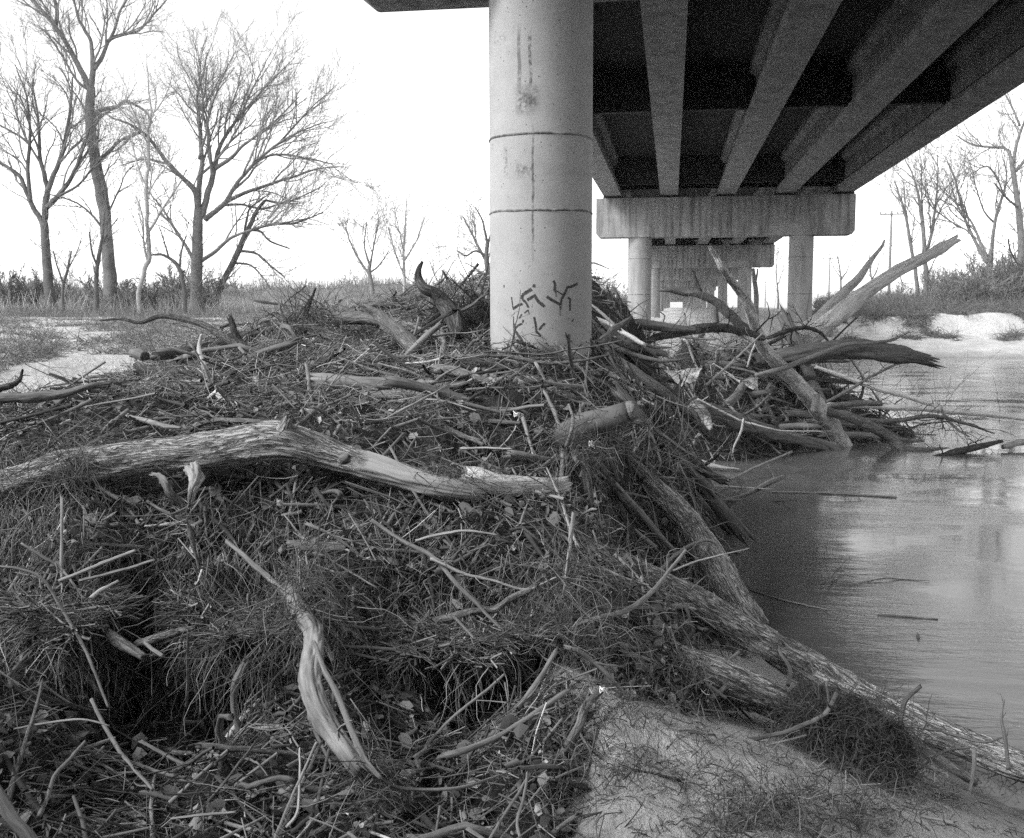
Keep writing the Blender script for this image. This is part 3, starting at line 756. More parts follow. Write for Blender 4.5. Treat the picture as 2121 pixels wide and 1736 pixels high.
W('broken_stump', 'upright broken stump wrapped in twigs on the pile crest', [(653, 598, 4, 11.6), (646, 618, 8, 11.6), (638, 640, 12, 11.6), (632, 662, 18, 11.6), (630, 695, 22, 11.5)], M_BARK_DARK, 16, (1.5, 0), 0.006, 5, cat='stump', tl=0.25)
W('broken_stump', 'thin upright broken stem left of the twig-wrapped stump', [(580, 630, 5, 11.8), (583, 650, 7, 11.8), (590, 685, 8, 11.7)], M_GREY, 8, (1.2, 0), cat='stump')
W('long_stick', 'long bark stick lying across the foot of the near column', [(848, 747, 12, 9.3), (900, 742, 11, 9.25), (960, 738, 9, 9.2), (1036, 737, 9, 9.15), (1100, 748, 9, 9.1), (1150, 753, 8, 9.1), (1205, 747, 6, 9.15), (1262, 735, 4, 9.3)], M_BARK_MID, 10, (0.4, 0), 0.002, 3)
W('thin_branch', 'thin wavy branch running in front of the graffitied column', [(1000, 728, 2, 9.35), (1043, 729, 3, 9.3), (1123, 734, 4, 9.3), (1186, 723, 4, 9.3), (1232, 717, 4, 9.3), (1290, 705, 3, 9.4)], M_DARK, 7, twigs=5, tl=0.2)
W('sapling', 'thin dark sapling standing before the painted marks on the column', [(1046, 765, 4, 9.4), (1060, 712, 3.2, 9.4), (1068, 672, 2.6, 9.4), (1076, 636, 2, 9.4), (1078, 600, 1, 9.4)], M_DARK, 6, twigs=5, tl=0.22, cat='sapling')
# right side snags
W('leaning_snag', 'tall bark trunk leaning from the water across the second pier', [(1472, 513, 7, 16.7), (1483, 533, 10, 16.8), (1500, 562, 15, 16.85), (1525, 595, 18, 17), (1549, 632, 20, 17.3), (1565, 675, 22, 17.8), (1583, 720, 27, 18.4), (1632, 775, 30, 19.2), (1680, 827, 36, 20.2), (1720, 882, 37, 21.6), (1752, 928, 32, 22.7)], M_TRUNK, 36, (0.8, 0.3), 0.014, 0, cat='log', wob=0.08)
W('branch_stub', 'short stub sticking up from the middle of the leaning trunk', [(1688, 850, 18, 19.3), (1690, 832, 17, 19.2), (1692, 820, 15, 19.2)], M_BARE, 12, (0, 0.4))
W('dead_snag', 'splintered dark snag arching left from the leaning trunk', [(1367, 602, 4, 20.2), (1385, 601, 9, 20.2), (1415, 606, 13, 20.3), (1445, 610, 15, 20.3), (1484, 626, 18, 20.4), (1510, 650, 20, 20.5), (1530, 668, 20, 20.6), (1552, 688, 18, 20.8)], M_BARK_MID, 20, (2.0, 0), 0.008, 0, cat='snag')
W('broken_stump', 'short broken upright piece on the splintered dark snag', [(1437, 564, 5, 20.5), (1441, 582, 8, 20.5), (1452, 608, 9, 20.5)], M_BARK_DARK, 10, (1.5, 0), cat='stump')
W('leaning_snag', 'long bare trunk slanting up right past the second pier column', [(1968, 503, 16, 24.5), (1950, 514, 20, 24.5), (1933, 525, 20, 24.5), (1880, 553, 24, 24.6), (1832, 582, 27, 24.7), (1781, 615, 32, 24.8), (1731, 655, 38, 24.9), (1700, 682, 42, 25), (1660, 712, 40, 25)], M_POLE2, 30, (2.2, 0), 0.03, 3, cat='log', tl=0.4, wob=0.2)
W('leaning_snag', 'pale trunk behind the long bare one, ending in a slim tip', [(1832, 498, 4, 26.5), (1826, 512, 7, 26.5), (1808, 535, 10, 26.5), (1781, 573, 16, 26.6), (1756, 597, 20, 26.7), (1731, 622, 24, 26.7), (1700, 655, 27, 26.8), (1660, 690, 28, 26.8)], M_PALE, 22, (0.6, 0), 0.006, 0, cat='log')
W('hollow_log', 'thick dark log lying level with a splintered end over the water', [(1600, 742, 28, 19.2), (1640, 735, 34, 19.1), (1700, 730, 38, 19), (1760, 727, 41, 18.9), (1830, 731, 38, 18.8), (1875, 736, 32, 18.8), (1900, 740, 22, 18.8)], M_DARK, 44, (0, 2.6), 0.03, 0, cat='log')
W('bent_branch', 'slim curved branch lying over the thick dark level log', [(1878, 691, 3, 18.4), (1843, 705, 6, 18.4), (1800, 710, 7, 18.4), (1752, 714, 8, 18.4), (1679, 740, 10, 18.4), (1618, 764, 11, 18.3), (1565, 778, 9, 18.2)], M_GREY, 10, (0.3, 0), 0, 1)
W('sunken_log', 'dark furrowed log sloping down into the water under the leaning trunk', [(1440, 838, 28, 18.8), (1490, 858, 32, 19.2), (1549, 878, 33, 19.8), (1600, 897, 28, 20.5), (1660, 915, 18, 21.3), (1725, 934, 7, 22.3)], M_DARK, 36, (0.5, 0.5), 0.025, 0, cat='log')
W('sunken_log', 'bark log sloping into the water right of the leaning trunk foot', [(1690, 845, 15, 20.6), (1722, 853, 18, 20.7), (1765, 865, 21, 20.9), (1809, 884, 22, 21.2), (1845, 908, 22, 21.8), (1872, 930, 20, 22), (1915, 934, 14, 22), (1965, 930, 6, 22.3)], M_BARK_MID, 20, (0, 0.8), 0.008, 2, cat='log')
W('sunken_log', 'low forked log with a raised end right of the others in the river', [(1905, 954, 4, 21.1), (1940, 946, 10, 21.2), (1982, 935, 15, 21.4), (2030, 924, 13, 21.5), (2075, 914, 7, 21.5)], M_BARK_DARK, 14, (0, 0.5), 0.004, 3, cat='log', tl=0.4)
W('floating_log', 'thin log floating level at the right frame edge on the river', [(1950, 955, 4, 21), (2020, 957, 6, 20.8), (2080, 962, 6, 20.7), (2140, 962, 6, 20.7)], M_GREY, 10, cat='log', twigs=2)
W('floating_log', 'pale slanting log end breaking the water at the right frame edge', [(2078, 926, 10, 21.7), (2110, 918, 13, 21.8), (2150, 908, 14, 22)], M_BARE, 12, cat='log')
W('pale_pole', 'pale straight pole slanting out over the river, upper of two', [(1690, 760, 7, 22), (1730, 775, 9, 22), (1809, 802, 11, 22), (1878, 822, 11, 22), (1941, 841, 9, 22)], M_POLE, 10, cat='pole')
W('pale_pole', 'long pale pole lying just above the river, lower of two', [(1700, 838, 10, 21.5), (1826, 842, 13, 21.5), (1939, 848, 13, 21.5), (2040, 858, 12, 21.5), (2086, 863, 9, 21.5), (2150, 872, 7, 21.5)], M_POLE, 10, cat='pole', twigs=4, tl=0.3)
W('short_log', 'short dark log resting between the two pale poles', [(1715, 842, 13, 21.2), (1770, 838, 13, 21.2), (1824, 836, 12, 21.2)], M_BARK_MID, 12, (0.3, 0.4), 0.004, cat='log')
W('floating_log', 'bare log floating in dark water behind the front pile', [(1330, 940, 8, 19.5), (1349, 943, 11, 19.6), (1400, 949, 13, 19.6), (1445, 957, 13, 19.5), (1490, 968, 8, 19.2), (1533, 973, 4, 19.2)], M_BARE, 12, cat='log', twigs=1)
W('floating_branch', 'long thin branch floating level across the open water', [(1600, 1019, 4), (1660, 1020, 5), (1720, 1022, 5), (1790, 1026, 5), (1856, 1030, 4)], M_GREY, 8, lift=0.03, twigs=2, tl=0.12)
W('floating_branch', 'pale thin branch floating left of the long level one', [(1400, 1004, 4), (1470, 1006, 5), (1540, 1010, 4), (1600, 1014, 3)], M_BARE, 8, lift=0.03, twigs=3, tl=0.12)
W('floating_branch', 'curved forked branch floating between the thin floating ones', [(1500, 1034, 3), (1540, 1024, 5), (1570, 1010, 6), (1595, 995, 5), (1622, 985, 3)], M_GREY, 8, lift=0.05, twigs=4, tl=0.2)
W('floating_branch', 'dark ragged branch afloat nearest the front pile', [(1400, 1035, 3), (1470, 1034, 5), (1530, 1036, 6), (1600, 1038, 4), (1650, 1036, 2)], M_DARK, 8, lift=0.02, twigs=5, tl=0.15)
W('thin_branch', 'thin grey branch rising from the water toward the leaning trunk', [(1492, 1002, 3, 17.6), (1530, 985, 5, 18), (1570, 966, 5, 18.4), (1640, 936, 5, 19)], M_GREY, 7, twigs=3, tl=0.3)
W('thin_branch', 'pale crooked branch hanging over the water before the furrowed log', [(1445, 827, 5, 17.5), (1490, 850, 5, 17.5), (1536, 872, 6, 17.5), (1580, 884, 5, 17.6), (1618, 892, 4, 17.8), (1702, 894, 3, 18.3)], M_PALE, 7, twigs=3, tl=0.3)
W('thin_branch', 'pale short branch dropping into the water below the crooked one', [(1540, 868, 4, 17.5), (1536, 890, 5, 17.6), (1522, 920, 4, 17.8), (1518, 938, 3, 18)], M_PALE, 7)
W('root_mass', 'pale gnarled root end beside the furrowed log', [(1430, 840, 10, 17.4), (1450, 848, 22, 17.4), (1462, 868, 20, 17.4), (1472, 890, 8, 17.4)], M_BARE, 16, (1, 0.8), 0.02, 6, tl=0.2, cat='root')
# behind the column, right
W('pale_pole', 'pale straight pole behind the near column on its right', [(1215, 652, 10, 13.5), (1262, 672, 11, 13.3), (1300, 695, 10, 13), (1335, 714, 9, 12.8)], M_POLE, 12, cat='pole')
W('short_log', 'dark rough log end rising just right of the near column', [(1222, 738, 18, 11.5), (1245, 708, 17, 11.6), (1272, 682, 15, 11.8), (1306, 658, 6, 12)], M_DARK, 18, (0, 1.4), 0.012, cat='log')
W('short_log', 'broad dark log lying level behind the near column', [(1225, 672, 22, 15), (1306, 672, 22, 15), (1380, 676, 20, 15), (1440, 684, 14, 15)], M_SMOOTH, 18, (0, 0.4), 0.006, cat='log')
W('bent_branch', 'thick dark curved limb lying along the pile before the second pier', [(1280, 735, 8, 14.5), (1345, 706, 14, 15), (1410, 688, 18, 15.5), (1479, 679, 20, 16), (1530, 684, 16, 16.5), (1580, 700, 12, 17)], M_BARK_DARK, 16, (0, 0), 0.008, 4, tl=0.4)
W('dead_snag', 'small black forked snag below the second pier left column', [(1340, 702, 4, 15), (1352, 684, 4.5, 15), (1371, 672, 4, 15), (1376, 655, 3, 15), (1366, 645, 2, 15)], M_DARK, 7, twigs=3, tl=0.35, cat='snag')
W('wooden_post', 'short old wooden post standing below the bridge right of centre', [(1484, 632, 10, 21), (1484, 655, 11, 21), (1484, 690, 11, 21)], M_DARK, 8, (0.2, 0), cat='post')
W('long_branch', 'bare branch reaching up left from the leaning trunk crossing', [(1460, 800, 6, 15.5), (1500, 765, 6, 15.6), (1540, 728, 5, 15.8), (1580, 690, 3, 16)], M_BARE, 8, twigs=5, tl=0.4)
W('long_branch', 'pale stick propped steeply against the leaning trunk', [(1548, 760, 4, 18.5), (1560, 722, 5, 18.5), (1578, 684, 5, 18.5)], M_PALE, 7, twigs=1)
W('long_branch', 'tangled dark limb above the splintered level log', [(1590, 700, 8, 19.5), (1625, 688, 10, 19.6), (1665, 678, 9, 19.8), (1700, 690, 7, 20), (1720, 712, 4, 20)], M_BARK_DARK, 10, twigs=8, tl=0.4)
W('long_branch', 'dead limb with fine twigs reaching down to the right over water', [(1700, 838, 6, 20.5), (1755, 810, 7, 20.5), (1800, 782, 6, 20.5), (1850, 758, 5, 20.5), (1880, 748, 2, 20.5)], M_GREY, 8, twigs=8, tl=0.35)
W('long_branch', 'crooked twiggy limb dipping in the water under the lower pole', [(1760, 868, 9, 21), (1850, 872, 10, 21), (1930, 862, 9, 21), (2000, 878, 6, 21), (2060, 898, 3, 21.2)], M_BARK_MID, 9, twigs=12, tl=0.4)
W('long_branch', 'drooping root bunch hanging in the water right of centre', [(1950, 845, 5, 21.3), (1962, 868, 6, 21.3), (1985, 890, 5, 21.3), (2008, 905, 3, 21.4)], M_BARE, 8, twigs=9, tl=0.9)
# front logs
W('fallen_log', 'upper bark log sloping down steeply to the right along the water', [(1300, 955, 28, 8.4), (1343, 1000, 40, 8.3), (1390, 1045, 48, 8.3), (1430, 1093, 54, 8.4), (1480, 1163, 56, 8.3), (1537, 1250, 54, 8.1), (1570, 1300, 50, 8.0)], M_BARK, 56, (0.5, 0), 0.018, 0, cat='log', wob=0.08)
W('fallen_log', 'longest bark log running down to the bottom right corner beside the river', [(1180, 1120, 34, 6.2), (1260, 1158, 46, 6.3), (1343, 1196, 56, 6.45), (1450, 1255, 62, 6.6), (1558, 1317, 64, 6.75), (1665, 1378, 66, 6.9), (1773, 1437, 64, 6.85), (1880, 1487, 62, 6.75), (1988, 1536, 62, 6.6), (2121, 1590, 58, 6.4), (2260, 1650, 56, 6.1)], M_BARK, 64, (0.5, 0), 0.013, 0, cat='log', wob=0.06)
W('fallen_log', 'bark log half buried in sand, in front of the longest one', [(1210, 1285, 30, 5.7), (1280, 1312, 50, 5.65), (1343, 1340, 60, 5.65), (1440, 1380, 66, 5.65), (1540, 1423, 66, 5.7), (1650, 1476, 60, 5.8), (1700, 1500, 54, 5.85)], M_BARK, 60, (0.5, 0.6), 0.012, 0, cat='log', wob=0.06)
W('fallen_log', 'slim log under the longest one near the bottom right', [(1860, 1520, 18, 6.3), (1900, 1548, 20, 6.3), (1950, 1578, 20, 6.25), (2020, 1620, 18, 6.2)], M_BARK_MID, 16, (0, 0.3), 0.004, cat='log')
W('fallen_log', 'thick dark log end poking out of the root clump on the sand', [(1700, 1520, 60, 5.9), (1750, 1525, 60, 5.85), (1800, 1525, 52, 5.8), (1835, 1520, 40, 5.75)], M_BARK_DARK, 30, (0.4, 0.2), 0.012, cat='log')
W('bent_limb', 'pale smooth bent limb dipping toward the lower left centre', [(598, 1225, 26, 5.15), (622, 1262, 32, 5.0), (645, 1305, 38, 4.8), (652, 1350, 42, 4.6), (646, 1405, 45, 4.42), (664, 1460, 45, 4.28), (692, 1515, 42, 4.2), (722, 1560, 40, 4.12), (744, 1590, 36, 4.1)], M_LIMB, 48, (0.5, 0.9), 0.012, 3, tl=0.15, rough=0.16, cat='log')
W('long_stick', 'brown stick running down beside the pale bent limb', [(650, 1330, 8, 4.45), (675, 1390, 11, 4.3), (708, 1463, 13, 4.18), (752, 1568, 13, 4.05), (788, 1612, 8, 4.0)], M_GREY, 10)
W('curved_root', 'thin pale root bowed like a hammock across the lower pit', [(782, 1609, 6, 4.15), (821, 1630, 7, 4.15), (894, 1636, 7, 4.15), (960, 1630, 7, 4.2), (1030, 1608, 7, 4.3), (1085, 1580, 6, 4.4), (1125, 1537, 6, 4.5), (1165, 1488, 5, 4.6)], M_GREY, 10, wob=0.1, cat='root')
W('curved_root', 'thick root sweeping down left at the right side of the lower pit', [(1250, 1425, 14, 4.8), (1215, 1462, 17, 4.7), (1195, 1510, 19, 4.6), (1165, 1560, 16, 4.5), (1120, 1600, 12, 4.4), (1083, 1616, 9, 4.3), (1045, 1655, 6, 4.2)], M_BARK_MID, 14, twigs=4, tl=0.4, cat='root')
W('thin_branch', 'thin branch dropping to the bottom edge centre, left of a pair', [(1098, 1602, 5, 4.2), (1070, 1650, 7, 4.1), (1040, 1695, 7, 4.0), (1008, 1750, 6, 3.9)], M_GREY, 8, twigs=1)
W('thin_branch', 'thin branch dropping to the bottom edge centre, right of a pair', [(1092, 1600, 5, 4.2), (1086, 1650, 7, 4.1), (1072, 1700, 7, 4.0), (1080, 1750, 6, 3.9)], M_GREY, 8, twigs=1)
W('long_branch', 'long grey branch crossing the pile face down to the right', [(770, 1078, 8, 5.6), (830, 1118, 9, 5.55), (894, 1153, 10, 5.5), (950, 1212, 9, 5.4), (1001, 1265, 7, 5.35), (1045, 1310, 5, 5.3)], M_GREY, 10, twigs=4, tl=0.3)
W('long_branch', 'forked pale branch splitting right from the long grey one', [(894, 1158, 7, 5.45), (967, 1190, 7, 5.4), (1030, 1205, 6, 5.4), (1088, 1220, 5, 5.35), (1152, 1196, 4, 5.3)], M_BARE, 8, twigs=4, tl=0.25)
W('thin_branch', 'pale crooked branch above the forked one on the pile face', [(862, 1120, 6, 5.6), (910, 1108, 7, 5.55), (967, 1100, 6, 5.5), (1030, 1108, 4, 5.5)], M_BARE, 8, twigs=2, tl=0.3)
W('upright_stick', 'pale upright stick at the right edge of the pile face', [(1188, 1064, 8, 5.5), (1183, 1110, 10, 5.45), (1177, 1160, 8, 5.4), (1169, 1225, 7, 5.4)], M_BARE, 8, (0.8, 0))
W('long_branch', 'forked branch rising to the right over the sand mound', [(1195, 1293, 10, 5.3), (1240, 1280, 11, 5.3), (1298, 1264, 12, 5.4), (1350, 1227, 10, 5.6), (1385, 1185, 8, 5.8), (1420, 1140, 6, 6)], M_GREY, 10, twigs=3, tl=0.3)
W('thin_branch', 'grey branch resting against the longest log above the sand mound', [(1182, 1232, 5, 5.7), (1240, 1200, 6, 5.8), (1298, 1175, 6, 6), (1350, 1168, 4, 6.3)], M_GREY, 8, twigs=2, tl=0.25)
W('thin_branch', 'bare curved stick lying level on the front bark logs', [(1300, 1262, 6, 6.1), (1343, 1256, 8, 6.2), (1400, 1254, 7, 6.3), (1440, 1262, 5, 6.4)], M_BARE, 8)
W('curved_root', 'arching vine looping over the upper bark log', [(1330, 1260, 7, 6.9), (1345, 1225, 7, 7), (1369, 1179, 7, 7.2), (1420, 1134, 7, 7.4), (1468, 1119, 7, 7.5), (1494, 1141, 7, 7.5), (1505, 1185, 7, 7.4), (1537, 1250, 6, 7.3)], M_GREY, 8, cat='vine')
W('thin_branch', 'pale twig branch reaching right from the arching vine', [(1395, 1182, 5, 7), (1440, 1164, 5, 7), (1485, 1152, 4, 7), (1552, 1136, 2, 7)], M_BARE, 7, twigs=3, tl=0.25)
W('curved_root', 'dark vine winding down over the longest log to the sand', [(1540, 1260, 6, 7), (1562, 1284, 6, 6.9), (1598, 1312, 7, 6.8), (1616, 1350, 7, 6.7), (1636, 1386, 8, 6.6), (1632, 1418, 10, 6.5)], M_DARK, 8, cat='vine')
W('bark_slab', 'upright torn bark slab leaning on the half buried log', [(1416, 1325, 14, 5.8), (1436, 1360, 15, 5.75), (1452, 1400, 14, 5.7), (1460, 1440, 10, 5.65)], M_DARK, 10, (0.8, 1), 0.01, oval=0.6, cat='bark')
W('bark_slab', 'upright splintered slab standing in the bottom sand', [(1500, 1602, 10, 5.0), (1503, 1640, 13, 4.95), (1498, 1680, 12, 4.9), (1494, 1706, 9, 4.85)], M_BARK_MID, 10, (0.8, 0.5), 0.006, oval=0.5, cat='bark')
W('long_branch', 'thin dark fork running level across the sand to the root clump', [(1300, 1566, 7, 5.0), (1343, 1562, 9, 5.0), (1485, 1541, 9, 5.15), (1600, 1523, 9, 5.3), (1670, 1500, 10, 5.4), (1712, 1475, 10, 5.45), (1732, 1436, 8, 5.45)], M_DARK, 10, twigs=2, tl=0.3)
W('thin_branch', 'lower thinner fork below the dark level one on the sand', [(1390, 1595, 3, 4.9), (1446, 1580, 4, 5.0), (1520, 1560, 5, 5.1), (1584, 1545, 5, 5.2), (1670, 1523, 4, 5.3)], M_GREY, 7, twigs=2, tl=0.2)
W('upright_stick', 'upright dark stick standing on the longest log, bent at the top', [(1864, 1500, 10, 6.3), (1870, 1470, 11, 6.3), (1880, 1448, 10, 6.3), (1904, 1424, 8, 6.3)], M_DARK, 8, (0, 0.8), 0, 2, tl=0.3)
W('thin_branch', 'thin bowed branch hugging the longest log near the right edge', [(1866, 1503, 6, 6.3), (1945, 1514, 6, 6.2), (2031, 1537, 6, 6.1), (2076, 1528, 3, 6.1)], M_DARK, 7)
W('upright_stick', 'forked upright stick near the right edge over the water', [(2089, 1592, 9, 6.0), (2082, 1530, 8, 6.0), (2074, 1488, 6, 6.0), (2080, 1450, 3, 6.0)], M_GREY, 8, twigs=3, tl=0.3)
W('thin_branch', 'short dark curved branch under the longest log near the corner', [(1905, 1594, 4, 5.9), (1942, 1563, 6, 5.9), (1975, 1552, 6, 5.9), (2008, 1549, 4, 5.9)], M_DARK, 7)
W('curved_root', 'bowed pale stick curving down to the sand in the bottom right corner', [(2018, 1552, 9, 5.9), (2016, 1600, 8, 5.8), (2000, 1655, 7, 5.6), (1960, 1684, 7, 5.5), (1900, 1688, 6, 5.4), (1850, 1682, 5, 5.4)], M_GREY, 8, twigs=1)
W('long_stick', 'pale stick, upper of the bundle in the left dark face', [(125, 1203, 8, 5.2), (200, 1172, 8, 5.25), (280, 1140, 7, 5.3)], M_BARE, 8)
W('long_stick', 'grey stick, lower of the bundle in the left dark face', [(165, 1203, 6, 5.2), (240, 1185, 7, 5.2), (320, 1160, 6, 5.2)], M_GREY, 8)
W('short_stick', 'short whitish stick end pointing down left in the dark face', [(189, 1239, 9, 5.1), (210, 1222, 8, 5.15), (245, 1203, 5, 5.2)], M_PALE, 8, (0.8, 0))
W('thin_branch', 'thin branch sloping down right in the upper left face', [(45, 1126, 5, 5.3), (90, 1155, 7, 5.3), (130, 1182, 6, 5.3), (175, 1242, 3, 5.2)], M_GREY, 7)
W('curved_root', 'long thin root curving from the left edge down through the face', [(-10, 1172, 5, 5.0), (45, 1180, 6, 5.0), (90, 1202, 6, 5.0), (129, 1262, 7, 5.0), (181, 1355, 7, 4.9), (224, 1465, 5, 4.8)], M_GREY, 8, cat='root', twigs=2, tl=0.3)
W('rotten_log', 'short rotten log poking out of the left dark face', [(215, 1305, 20, 5.2), (240, 1322, 24, 5.1), (270, 1342, 22, 5.05), (298, 1362, 17, 5.0)], M_BARK_MID, 16, (0, 0.5), 0.006, cat='log')
W('rotten_log', 'level rotten limb right of the short rotten log', [(285, 1332, 14, 5.15), (340, 1318, 17, 5.1), (404, 1300, 12, 5.1)], M_BARK_MID, 14, (0.3, 0.6), 0.005, cat='log')
W('short_stick', 'small stub stick below the level rotten limb', [(300, 1332, 8, 5.1), (320, 1348, 9, 5.0), (338, 1360, 8, 4.95)], M_GREY, 8)
W('bark_strip', 'frayed bark strip hanging straight down in the left cavity', [(390, 1305, 9, 5.0), (389, 1350, 12, 4.98), (388, 1410, 13, 4.97), (386, 1460, 10, 4.97)], M_GREY, 8, (0.3, 1.5), 0.004, oval=0.6, cat='bark')
W('bark_strip', 'long thin frayed root strip hanging in the black cavity', [(515, 1230, 14, 5.4), (520, 1300, 10, 5.35), (518, 1400, 7, 5.3), (523, 1550, 3, 5.3)], M_GREY, 8, (0, 1), 0.004, oval=0.5, cat='root')
W('long_stick', 'dim level stick spanning the black cavity', [(400, 1366, 8, 5.4), (500, 1370, 8, 5.4), (610, 1382, 7, 5.3)], M_GREY, 8)
W('long_branch', 'grey branch running from the log down toward the pale bent limb', [(470, 1122, 9, 5.6), (510, 1155, 11, 5.5), (560, 1200, 12, 5.4), (610, 1248, 11, 5.2), (655, 1295, 10, 5.0), (690, 1370, 8, 4.8)], M_GREY, 10, twigs=5, tl=0.35)
W('long_branch', 'thin branch dropping down right through the lower left shadow', [(190, 1450, 8, 4.75), (215, 1500, 9, 4.65), (250, 1560, 9, 4.5), (316, 1636, 6, 4.3)], M_GREY, 8, twigs=2, tl=0.3)
W('thin_branch', 'knotted branch near the floor of the lower left shadow', [(258, 1574, 8, 4.5), (305, 1592, 9, 4.5), (355, 1606, 9, 4.45), (385, 1612, 5, 4.45)], M_GREY, 8, twigs=2, tl=0.2)
W('long_branch', 'thin branch on the cavity floor sloping down right', [(292, 1536, 8, 4.8), (350, 1568, 9, 4.75), (408, 1596, 8, 4.7), (494, 1626, 6, 4.6)], M_GREY, 8, twigs=4, tl=0.3)
W('thin_branch', 'pale thin twig lying level in the left shadow', [(30, 1510, 4, 4.4), (100, 1497, 5, 4.4), (172, 1491, 5, 4.4), (226, 1503, 3, 4.4)], M_BARE, 7)
W('dark_branch', 'thick dark limb in the bottom left corner', [(-40, 1600, 22, 3.7), (-5, 1645, 26, 3.65), (30, 1695, 28, 3.6), (75, 1760, 30, 3.5)], M_DARK, 16)
W('thin_branch', 'crooked branch near the bottom left corner', [(176, 1536, 6, 4.3), (140, 1575, 8, 4.2), (112, 1609, 9, 4.15), (98, 1655, 9, 4.1), (80, 1692, 9, 4.05)], M_GREY, 8, twigs=2, tl=0.25)
W('long_stick', 'bright thin stick rising from the bottom edge left of centre', [(566, 1745, 6, 3.8), (590, 1685, 6, 3.85), (620, 1615, 5, 3.95), (655, 1538, 4, 4.1)], M_BARE, 7)
W('curved_root', 'pale curved root end beside the bright bottom stick', [(594, 1713, 7, 3.9), (612, 1690, 7, 3.9), (620, 1655, 6, 3.95), (621, 1550, 4, 4.1)], M_PALE, 7, cat='root')
W('long_stick', 'level pale stick at the bottom left of centre', [(355, 1696, 5, 3.95), (420, 1688, 6, 3.95), (488, 1682, 5, 3.95)], M_BARE, 7)
W('long_branch', 'forked thin branch rising right inside the lower pit', [(851, 1590, 5, 4.6), (880, 1550, 6, 4.65), (930, 1492, 6, 4.7), (1014, 1424, 6, 4.75), (1045, 1396, 4, 4.8)], M_GREY, 8, twigs=4, tl=0.3)
W('short_log', 'pale broken wood chunk on the floor of the lower pit', [(960, 1572, 12, 4.75), (985, 1582, 13, 4.7), (1010, 1592, 12, 4.65), (1042, 1610, 6, 4.6)], M_BARE, 10, (0.8, 0.8), 0.004, cat='log')
W('short_log', 'rough grey log lying in the pile face right of the pit top', [(905, 1285, 14, 5.45), (960, 1272, 17, 5.4), (1020, 1262, 16, 5.4), (1060, 1240, 15, 5.35), (1112, 1215, 12, 5.3)], M_BARK_MID, 14, (0.5, 0.9), 0.005, cat='log')
W('short_log', 'level grey log section under the big bark log end', [(600, 1130, 22, 5.75), (650, 1132, 24, 5.75), (720, 1136, 22, 5.75)], M_BARK_MID, 16, (0.3, 0.3), 0.005, cat='log')
W('torn_root', 'pale torn root hanging beneath the big bark log, larger of two', [(398, 968, 26, 6.0), (404, 985, 24, 5.95), (402, 1005, 19, 5.9), (397, 1025, 13, 5.87), (394, 1044, 5, 5.86)], M_BARE, 30, (0, 2.5), 0.03, 4, tl=0.12, cat='root', rough=0.2)
W('torn_root', 'curled torn root beneath the big bark log, smaller of two', [(314, 982, 3, 5.95), (330, 986, 8, 5.92), (342, 1000, 13, 5.9), (352, 1020, 16, 5.9), (375, 1042, 15, 5.95)], M_GREY, 26, (1.5, 0), 0.02, 4, tl=0.15, cat='root', rough=0.2)
W('long_stick', 'pale stick pointing up right on the pile below the column', [(1062, 855, 5, 7.7), (1092, 830, 6, 7.9), (1124, 803, 5, 8.1)], M_BARE, 7)
W('long_stick', 'whitish stick sloping down right on the pile left of the column', [(923, 776, 4, 8.6), (955, 793, 5, 8.4), (990, 812, 5, 8.3)], M_PALE, 7)
W('long_stick', 'flat whitish slat lying level in the middle of the pile', [(955, 929, 5, 6.8), (1005, 928, 6, 6.8), (1060, 930, 4, 6.8)], M_PALE, 6)
W('short_log', 'grey curved driftwood limb in the pile left of the column', [(670, 802, 11, 9.0), (700, 806, 13, 8.9), (740, 797, 11, 8.9), (778, 788, 7, 8.9)], M_BARK_MID, 12, (0, 0.4), 0.004, 1, cat='log')
W('short_log', 'slanting grey limb in the left part of the pile', [(640, 848, 9, 8.0), (680, 826, 10, 8.2), (720, 804, 7, 8.4)], M_BARK_MID, 10, cat='log')
W('long_stick', 'broken limb lying down right in the centre of the pile', [(924, 886, 10, 7.2), (956, 900, 11, 7.1), (1002, 922, 8, 7.0)], M_BARK_MID, 10, (0.6, 0.3), 0.003)
W('curved_root', 'thick curved root standing before the smooth cut stub', [(1178, 838, 6, 6.8), (1186, 862, 7, 6.75), (1184, 890, 7, 6.7), (1172, 925, 6, 6.7)], M_GREY, 8, cat='root')
W('long_stick', 'dark log edge running right from the broken leaning log', [(640, 690, 8, 10.6), (700, 722, 12, 10.4), (760, 748, 14, 10.2), (800, 770, 12, 10), (840, 790, 8, 9.6)], M_BARK_DARK, 12, (0.4, 0.4), 0.004, 3, tl=0.3)
W('long_stick', 'grey pole in the left debris running up to the stump clump', [(545, 752, 7, 10.8), (590, 733, 9, 10.9), (625, 720, 8, 11)], M_BARE, 8)
W('long_stick', 'dark jagged stick among the left debris behind the bark log', [(350, 898, 6, 7.6), (400, 885, 8, 7.7), (450, 865, 4, 7.8)], M_DARK, 8, (0.6, 0.6), 0.003, 2, tl=0.2)
W('hollow_stump', 'dark hollow log end peering from the left debris', [(278, 732, 20, 10.8), (290, 734, 22, 10.6), (300, 738, 20, 10.5)], M_DARK, 16, (0.5, 0.3), 0.01, cat='log')
W('floating_branch', 'thin pale reed lying on dark water beside the front logs', [(1554, 1223, 3), (1610, 1240, 4), (1660, 1252, 4), (1714, 1263, 3)], M_BARE, 6, lift=0.012, cat='stick')
W('floating_branch', 'dark straight stick floating on the open river', [(1820, 1274, 4), (1880, 1278, 5), (1942, 1283, 3)], M_DARK, 6, lift=0.012, cat='stick')
